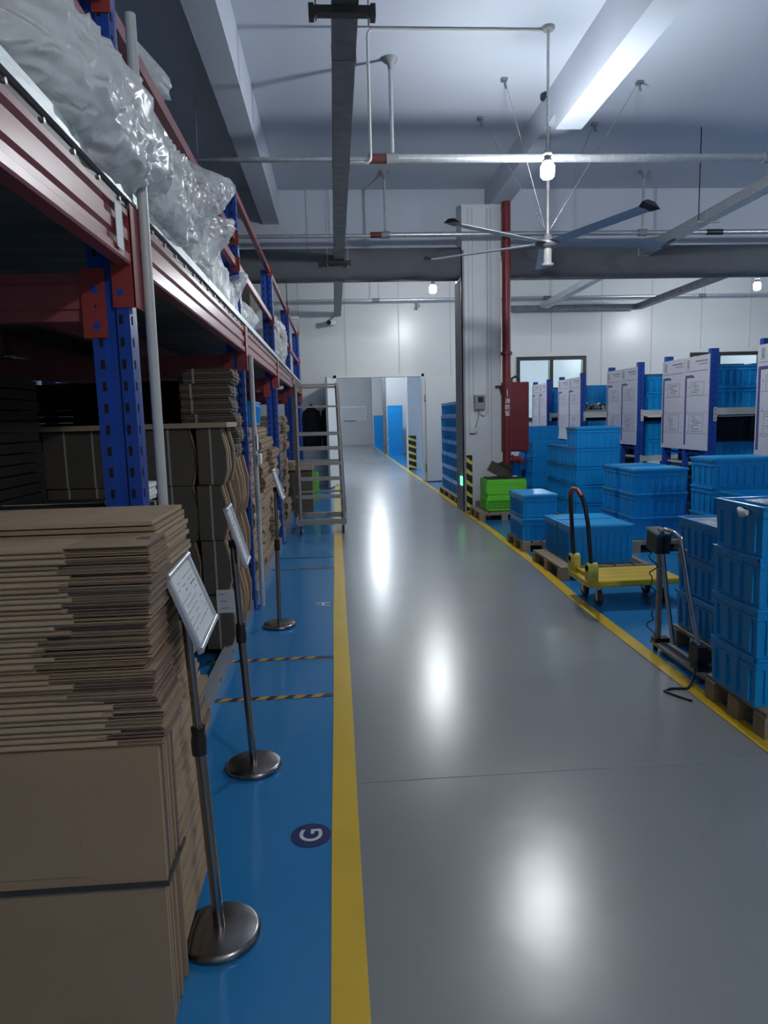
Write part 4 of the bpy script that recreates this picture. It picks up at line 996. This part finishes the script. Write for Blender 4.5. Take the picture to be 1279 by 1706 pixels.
cstack(3.38,9.47,0.127,4,'right behind the highest one in the middle distance',G,0,'std','std',0.2365,0.003)
cstack(3.38,9.89,0.127,4,'two places behind the highest one in the middle distance',G,0,'std','std',0.2365,0.003)
pallet(3.06,3.7,8.84,10.1,'wooden pallet under the five high crate stack in the middle distance',0.125)
cstack(3.47,11.85,0.127,5,'of five beside the red fire cabinet',G,0,'std','std',0.2365,0.003)
cstack(3.42,11.2,0.127,4,'of four just before the red fire cabinet',G,0,'std','std',0.2365,0.003)
pallet(3.1,3.8,10.95,12.1,'wooden pallet under the crate stacks beside the red fire cabinet',0.125)
cstack(2.84,11.85,0.0,3,'low behind the red pipe elbow',G,0,'std','std',0.2365,0.003)
# corridor crates
# corridor beyond the door
q=MB(); q.box(2.08,2.62,20.1,20.6,0,4.7,'pillar'); struct(q,'wall_corridor_pillar')
q=MB(); q.box(2.04,2.16,29.8,30.0,0,4.7,'darkgalv'); struct(q,'trim_9',None,'slim pillar in the corridor past the door')
def hazboard(x0,x1,y,z0,z1,label,m2='trolley_pl'):
    q=MB(); q.box(x0,x1,y-0.012,y,z0,z1,'black_paint'); st=(z1-z0)/5; w_=x1-x0
    for k in range(5):
        z=z0+k*st; q.add([(x0,y-0.0135,z+st*0.42),(x1,y-0.0135,z+0.02),(x1,y-0.0135,z+st*0.40),(x0,y-0.0135,z+st*0.85)],[(0,1,2,3)],m2)
    tag(q.build('hazard_board',None),label,'hazard board','black and yellow corner boards on the pillars')
hazboard(2.035,2.13,10.9,0.02,0.90,'black and yellow striped guard board on the near pillar corner')
hazboard(2.08,2.30,20.1,0.02,1.0,'black and yellow striped guard board on the corridor pillar past the door')
CG='blue crates in the corridor past the door'
for k in range(6): crate('tall',2.46,28.9,0.002+k*0.338,0,'blue crate, %s, nearer stack through the door'%lvl(k,6),CG)
for k in range(5): crate('tall',2.36,37.8,0.002+k*0.338,0,'blue crate, %s, farther stack through the door'%lvl(k,5),CG)
r=thing('whiteboard',(1.1,41.97,1.7),'whiteboard with faint marker notes on the end wall of the corridor','whiteboard')
MB().box(0.35,1.85,41.97,42.0,1.45,2.25,'paper').build('panel',None,r)
q=MB(); q.box(0.33,1.87,41.96,41.995,1.43,1.45,'alum'); q.box(0.33,0.35,41.96,41.995,1.43,2.27,'alum'); q.box(1.85,1.87,41.96,41.995,1.43,2.27,'alum'); q.box(0.33,1.87,41.96,41.995,2.25,2.27,'alum'); q.box(0.5,1.2,41.90,41.97,1.43,1.45,'black'); q.build('frame',None,r)
# red fire pipe, cabinet
r=thing('fire_pipe',(2.655,10.80,0),'dark red vertical fire pipe on the right corner of the pillar','pipe')
MB().tube([(2.655,10.79,0.75),(2.655,10.79,4.66)],0.066,20,'maroon').build('riser',None,r)
MB().tube([(2.655,10.79,0.0),(2.655,10.79,0.76)],0.068,20,'rust').build('lower_riser',None,r)
MB().tube([(2.655,10.79,2.42),(2.655,10.79,2.47)],0.09,20,'maroon').build('flange',None,r)
q=MB(); q.tube([(2.655,10.79,0.82),(2.84,10.79,0.82),(2.88,10.79,0.80),(2.89,10.79,0.74)],0.055,14,'maroon'); q.tube([(2.74,10.79,0.82),(2.76,10.79,0.82)],0.075,14,'maroon'); q.build('branch_elbow',None,r)
q=MB(); q.box(2.5,2.62,10.84,10.9,1.94,1.965,'black'); q.add([(2.60,10.85,1.94),(2.60,10.85,1.80),(2.56,10.85,1.94),(2.60,10.89,1.94),(2.60,10.89,1.80),(2.56,10.89,1.94)],[(0,1,2),(3,4,5),(0,1,4,3),(1,2,5,4)],'black'); q.build('bracket',None,r)
q=MB(); 
for k,ch in enumerate('消防管'):
    q.text(ch,0.085,Matrix.Translation((2.652,10.7225,1.72-k*0.095))@Matrix.Rotation(PI/2,4,'X'),'paper')
q.box(2.645,2.655,10.7215,10.7225,1.79,1.90,'paper'); o=q.build('lettering',None,r)
r=thing('fire_cabinet',(2.87,11.1,0.93),'tall maroon fire cabinet hanging right of the red pipe','cabinet')
MB().box(2.60,3.06,10.98,11.22,0.93,2.02,'maroon').build('cabinet_body',None,r,bevel=0.006)
q=MB(); q.box(2.63,3.04,10.968,10.98,0.95,2.0,'maroon'); o=q.build('door',None,r,bevel=0.003); MB().box(2.66,2.70,10.955,10.968,1.4,1.5,'black').build('handle',None,o)
q=MB(); q.tube([(2.80,11.05,2.02),(2.80,11.05,2.08),(2.86,11.05,2.11),(2.92,11.05,2.08),(2.92,11.05,2.02)],0.02,8,'black'); q.build('loop',None,r)
# control box on the pillar
r=thing('control_box',(2.25,10.86,1.62),'small grey control box with dark display on the pillar','control box')
MB().box(2.165,2.335,10.82,10.9,1.61,1.83,'grey_pl').build('box_body',None,r,bevel=0.006)
q=MB(); q.box(2.215,2.30,10.816,10.82,1.715,1.80,'screen'); q.build('display',None,r)
q=MB(); q.tube([(2.24,10.87,1.61),(2.235,10.88,1.5),(2.20,10.885,1.36),(2.18,10.885,1.31)],0.008,6,'grey_pl'); q.build('cable',None,r)
q=MB(); q.tube([(2.255,10.87,1.61),(2.265,10.87,1.54),(2.32,10.875,1.505),(2.385,10.88,1.56),(2.39,10.885,1.64),(2.39,10.885,2.4),(2.39,10.885,4.6)],0.009,6,'pole'); q.build('cable',None,r)
r=thing('socket_box',(2.14,10.88,1.22),'white double socket box low on the pillar','socket')
MB().box(2.09,2.19,10.86,10.9,1.24,1.32,'trimw').build('box_body',None,r,bevel=0.003); q=MB(); q.tube([(2.19,10.88,1.27),(2.20,10.885,1.25),(2.17,10.885,1.235),(2.09,10.885,1.235)],0.008,6,'black'); q.build('cable',None,r)
# green exit sign
r=thing('exit_sign',(1.99,11.2,0.48),'small glowing green exit sign on the aisle face of the pillar','sign')
MB().box(1.97,2.0,10.95,11.10,0.42,0.56,'glow_green').build('panel',None,r)
q=MB(); q.box(1.967,1.97,10.99,11.0,0.45,0.53,'paper'); q.box(1.967,1.97,11.02,11.07,0.485,0.495,'paper'); q.build('pictogram',None,r)

# ------------------------------------------------------------------ shelving racks with notice boards
def board(y1,y0,x,z0,z1,label,full=True):
    "white board in the plane x, from y1 (far, image left) to y0 (near)"
    r=thing('notice_board',(x,(y0+y1)/2,z0),label,'notice board','white notice boards on the rack ends')
    MB().box(x-0.012,x,y0,y1,z0,z1,'board').build('panel',None,r,bevel=0.002)
    W=y1-y0; H=z1-z0; X=x-0.0125
    def R_(u0,u1,v0,v1,m,mb,d=0.0012):   # u from left (far) 0..1, v from top 0..1
        mb.box(X-d,X,y1-u1*W,y1-u0*W,z1-v1*H,z1-v0*H,m)
    q=MB(); 
    # emblem ring with a stem, header lines
    cyy=y1-0.16*W; czz=z1-0.075*H
    n=20; ring=[]
    for k in range(n):
        a=2*PI*k/n; ring+=[(X-0.001,cyy+0.030*math.cos(a),czz+0.048*math.sin(a)),(X-0.001,cyy+0.022*math.cos(a),czz+0.038*math.sin(a))]
    q.add(ring,[(2*k,2*k+1,(2*k+3)%(2*n),(2*k+2)%(2*n)) for k in range(n)],'ink')
    R_(0.15,0.17,0.05,0.11,'ink',q); R_(0.08,0.24,0.128,0.132,'ink',q)
    R_(0.46,0.93,0.05,0.062,'ink',q); R_(0.6,0.93,0.085,0.092,'ink',q); R_(0.06,0.95,0.155,0.160,'ink',q)
    q.build('header_print',None,r)
    q=MB(); R_(0.045,0.115,0.215,0.95,'purple',q); 
    q.add([(X-0.001,y1-0.05*W,z1-0.195*H),(X-0.001,y1-0.36*W,z1-0.195*H),(X-0.001,y1-0.46*W,z1-0.225*H),(X-0.001,y1-0.05*W,z1-0.225*H)],[(0,1,2,3)],'purple'); o=q.build('side_band',None,r); o['label']='purple band'
    q=MB(); RR_=random.Random(int(y0*100))
    for v in (0.42,0.60,0.82): R_(0.13,0.97,v,v+0.003,'ink',q)
    for (u0,u1,v0,v1) in ((0.28,0.82,0.27,0.41),(0.25,0.82,0.62,0.80)):
        R_(u0,u0+0.006,v0,v1,'ink',q); R_(u1-0.006,u1,v0,v1,'ink',q); R_(u0,u1,v0,v0+0.003,'ink',q); R_(u0,u1,v1-0.003,v1,'ink',q)
        v=v0+0.02
        while v<v1-0.01:
            u=u0+0.05+RR_.random()*0.1; R_(u,min(u1-0.04,u+RR_.uniform(0.12,0.36)),v,v+0.006,'ink',q); v+=0.022
    for v in (0.33,0.595,0.81): R_(0.18,0.21,v-0.012,v,'ink',q)
    q.build('sheet_print',None,r)
XB=4.10; ZB0,ZB1=1.055,2.11
rows=[('front row',5.53,6.62),('second row',7.50,8.60),('third row',9.35,10.41),('fourth row',11.57,12.73),('fifth row',13.44,14.43)]
adj=['rack at the right edge','rack under the right far window','rack behind the middle crate stacks','rack right of the left far window','rack partly hiding the left far window']
SN=['right edge rack','right window rack','middle rack','fourth rack back','farthest rack']
for ri,(rn,y0,y1) in enumerate(rows):
    ym=(y0+y1)/2
    board(y1,ym+0.004,XB,ZB0,ZB1,'white notice board with purple band, left one, %s'%SN[ri])
    board(ym-0.004,y0,XB,ZB0,ZB1,'white notice board with purple band, right one, %s'%SN[ri])
    rk=thing('shelving_rack',(5.3,ym,0),'blue and white steel shelving rack, '+adj[ri].replace('rack ','the one '),'shelving rack','shelving racks on the right side')
    x0=XB+0.004; L=2.3
    for xx in (x0,x0+L):
        for yy in (y0,y1-0.06): 
            q=MB(); q.box(xx,xx+0.09,yy,yy+0.06,0,2.17,'rack_blue'); q.box(xx-0.01,xx+0.10,yy-0.01,yy+0.07,0,0.008,'rack_blue')
            z=0.1
            while z<2.1: q.box(xx+0.035,xx+0.045,yy-0.001,yy,z,z+0.02,'hole'); z+=0.075
            q.build('upright',None,rk)
        if xx==x0: MB().box(xx,xx+0.05,ym-0.03,ym+0.03,0,2.1,'rack_blue').build('upright',None,rk)
        for z in (0.4,1.0,1.9): MB().box(xx+0.02,xx+0.04,y0+0.06,y1-0.06,z,z+0.03,'rack_blue').build('brace',None,rk)
    for z in (0.18,0.83,1.45):
        for yy in (y0-0.006,y1-0.03): 
            q=MB(); q.box(x0+0.05,x0+L+0.05,yy,yy+0.036,z,z+0.075,'pole'); o=q.build('beam',None,rk)
            q=MB(); q.box(x0+0.045,x0+0.085,yy-0.004,yy,z-0.07,z+0.085,'pole')
            for dz in (-0.045,0.0,0.055): q.box(x0+0.06,x0+0.07,yy-0.006,yy-0.004,z+dz,z+dz+0.012,'hole')
            q.build('end_plate',None,o)
        MB().box(x0+0.05,x0+L+0.05,y0+0.031,y1-0.031,z+0.05,z+0.07,'pole').build('shelf',None,rk)
    # crates on the shelves
    SG='blue crates on the shelving racks'
    for (z,zn) in ((0.25,'bottom shelf'),(0.90,'middle shelf'),(1.52,'top shelf')):
        for c_,cx in enumerate((4.56,5.25)):
            if ri==3 and z==1.52 and c_==0: continue
            nlev=2 if z!=0.25 else 1
            if ri==1 and z==0.90: nlev=1
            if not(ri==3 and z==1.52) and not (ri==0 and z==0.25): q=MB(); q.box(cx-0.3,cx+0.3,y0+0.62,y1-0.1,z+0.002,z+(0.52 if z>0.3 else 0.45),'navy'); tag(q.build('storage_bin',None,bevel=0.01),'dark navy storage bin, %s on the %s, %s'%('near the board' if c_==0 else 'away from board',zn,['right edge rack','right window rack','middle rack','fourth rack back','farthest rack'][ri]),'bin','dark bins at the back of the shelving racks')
            for k in range(nlev):
                if ri==0 and z==0.25: continue
                crate('std',cx+RC.uniform(-0.01,0.01),y0+0.32,z+0.002+k*0.2365,RC.uniform(-0.02,0.02),
                      'blue crate, %s one %s on the %s, %s'%(['lower','upper'][k] if nlev>1 else 'single','near the board' if c_==0 else 'away from board',zn,['right edge rack','right window rack','middle rack','fourth rack back','farthest rack'][ri]),SG)
# small metal parts on the fourth rack
q=MB(); Rp=random.Random(4)
q.box(4.25,4.95,11.7,12.1,1.521,1.56,'grey_pl')
for k in range(110):
    T=Matrix.Translation((Rp.uniform(4.28,4.92),Rp.uniform(11.72,12.08),Rp.uniform(1.575,1.66)))@Matrix.Rotation(Rp.uniform(0,3),4,'X')@Matrix.Rotation(Rp.uniform(0,3),4,'Z')
    q.box(-0.03,0.03,-0.015,0.015,-0.012,0.012,['galv','screen','crate','carton'][k%4],T)
o=q.build('metal_parts',None); tag(o,'heap of small metal parts in a tray right of the left far window','metal parts',kind='stuff')
crate('std',4.62,12.45,1.522,0.0,'small blue crate behind the heap of metal parts','blue crates on the shelving racks')
crate('std',4.62,12.45,1.7585,0.0,'small blue crate on top of the one behind the heap of metal parts','blue crates on the shelving racks')

# ------------------------------------------------------------------ yellow platform trolley
r=thing('platform_trolley',(2.25,5.4,0),'yellow platform trolley with a black push handle','trolley')
q=MB(); q.box(1.90,2.66,5.15,5.64,0.165,0.215,'trolley'); o=q.build('deck',None,r,bevel=0.012); 
q=MB()
for k in range(1,4): q.box(1.92,2.64,5.15+k*0.1225-0.001,5.15+k*0.1225+0.001,0.2151,0.2156,'wood')
q.build('plank_joint',None,o)
def arc(c,r0,a0,a1,n,plane):
    out=[]
    for k in range(n+1):
        a=math.radians(a0+(a1-a0)*k/n); out.append((c[0],c[1]+r0*math.cos(a),c[2]+r0*math.sin(a)))
    return out
pts=[(1.945,5.20,0.22),(1.935,5.20,0.40),(1.915,5.21,0.66),(1.90,5.23,0.78),(1.888,5.27,0.86),(1.88,5.33,0.90),(1.878,5.40,0.91),(1.878,5.46,0.90),(1.885,5.53,0.86),(1.90,5.57,0.78),(1.915,5.59,0.66),(1.935,5.60,0.40),(1.945,5.60,0.22)]
MB().tube(pts,0.017,12,'black').build('push_handle',None,r)
o=MB().tube(pts[4:9],0.021,12,'maroon').build('grip',None,r); o['label']='dark maroon hand grip'
for y in (5.20,5.60):
    q=MB(); q.box(1.905,1.985,y-0.04,y+0.04,0.215,0.33,'trolley_pl'); q.tube([(1.905,y,0.32),(1.985,y,0.32)],0.034,16,'trolley_pl'); q.tube([(1.985,y,0.275),(1.988,y,0.275)],0.018,12,'black'); o=q.build('hinge_block',None,r); o['label']='pale yellow plastic hinge block'
MB().tube([(1.955,5.22,0.235),(1.955,5.58,0.235)],0.012,8,'trolley').build('cross_bar',None,r)
for x,y in ((2.02,5.24),(2.02,5.55),(2.54,5.24),(2.54,5.55)): caster(x,y,r,0.166,0.06,'rubber',0.03)

# ------------------------------------------------------------------ weighing scale
r=thing('weighing_scale',(2.0,3.9,0),'steel platform scale with a bent handle and black indicator by the yellow line','scale')
q=MB(); q.box(1.965,2.0,3.56,4.22,0.035,0.055,'steel_paint'); q.box(2.03,2.06,3.56,4.22,0.035,0.055,'steel_paint'); q.box(1.965,2.06,4.14,4.2,0.055,0.08,'black'); q.box(1.965,2.06,3.62,3.70,0.055,0.08,'black'); 
for y in (3.60,4.17): 
    for x in (1.982,2.045): q.tube([(x,y,0.0),(x,y,0.036)],0.016,8,'rubber')
q.build('platform',None,r)
hp=[(2.02,4.02,0.08),(2.0,4.08,0.40),(1.985,4.14,0.74),(1.985,4.13,0.775),(1.985,4.08,0.79),(1.985,3.96,0.785),(1.985,3.90,0.765),(1.985,3.875,0.72),(2.0,3.78,0.40),(2.02,3.68,0.08)]
MB().tube(hp,0.013,12,'chrome').build('handle_frame',None,r)
q=MB(); q.box(1.985,2.012,4.16,4.19,0.08,0.78,'steel_paint'); q.build('column',None,r)
q=MB(); T=Matrix.Translation((1.985,4.17,0.71))@Matrix.Rotation(0.12,4,'X'); q.box(-0.05,0.04,-0.085,0.07,-0.07,0.05,'black',T); o=q.build('indicator',None,r,bevel=0.008)
q=MB(); q.box(-0.052,0.042,-0.09,0.085,0.05,0.062,'chrome',T); q.build('top_cover',None,o)
q=MB(); q.box(1.975,2.015,3.86,3.90,0.64,0.70,'grey_pl'); q.build('clamp',None,r)
cb=[]; 
for k in range(60):
    t_=k/59; cb.append((1.95+0.015*math.sin(t_*40),4.17+0.035*math.sin(t_*23)-0.0*t_,0.66-0.56*t_))
MB().tube(cb,0.004,6,'black').build('cable',None,r)
q=MB(); q.box(1.985,2.045,3.66,3.76,0.081,0.18,'black'); o=q.build('battery_box',None,r)
cb=[(1.99,3.66,0.15),(1.93,3.60,0.02),(1.86,3.52,0.006),(1.77,3.53,0.006),(1.72,3.50,0.006),(1.76,3.42,0.006),(1.80,3.36,0.006)]
MB().tube(cb,0.007,8,'black').build('power_cord',None,r)
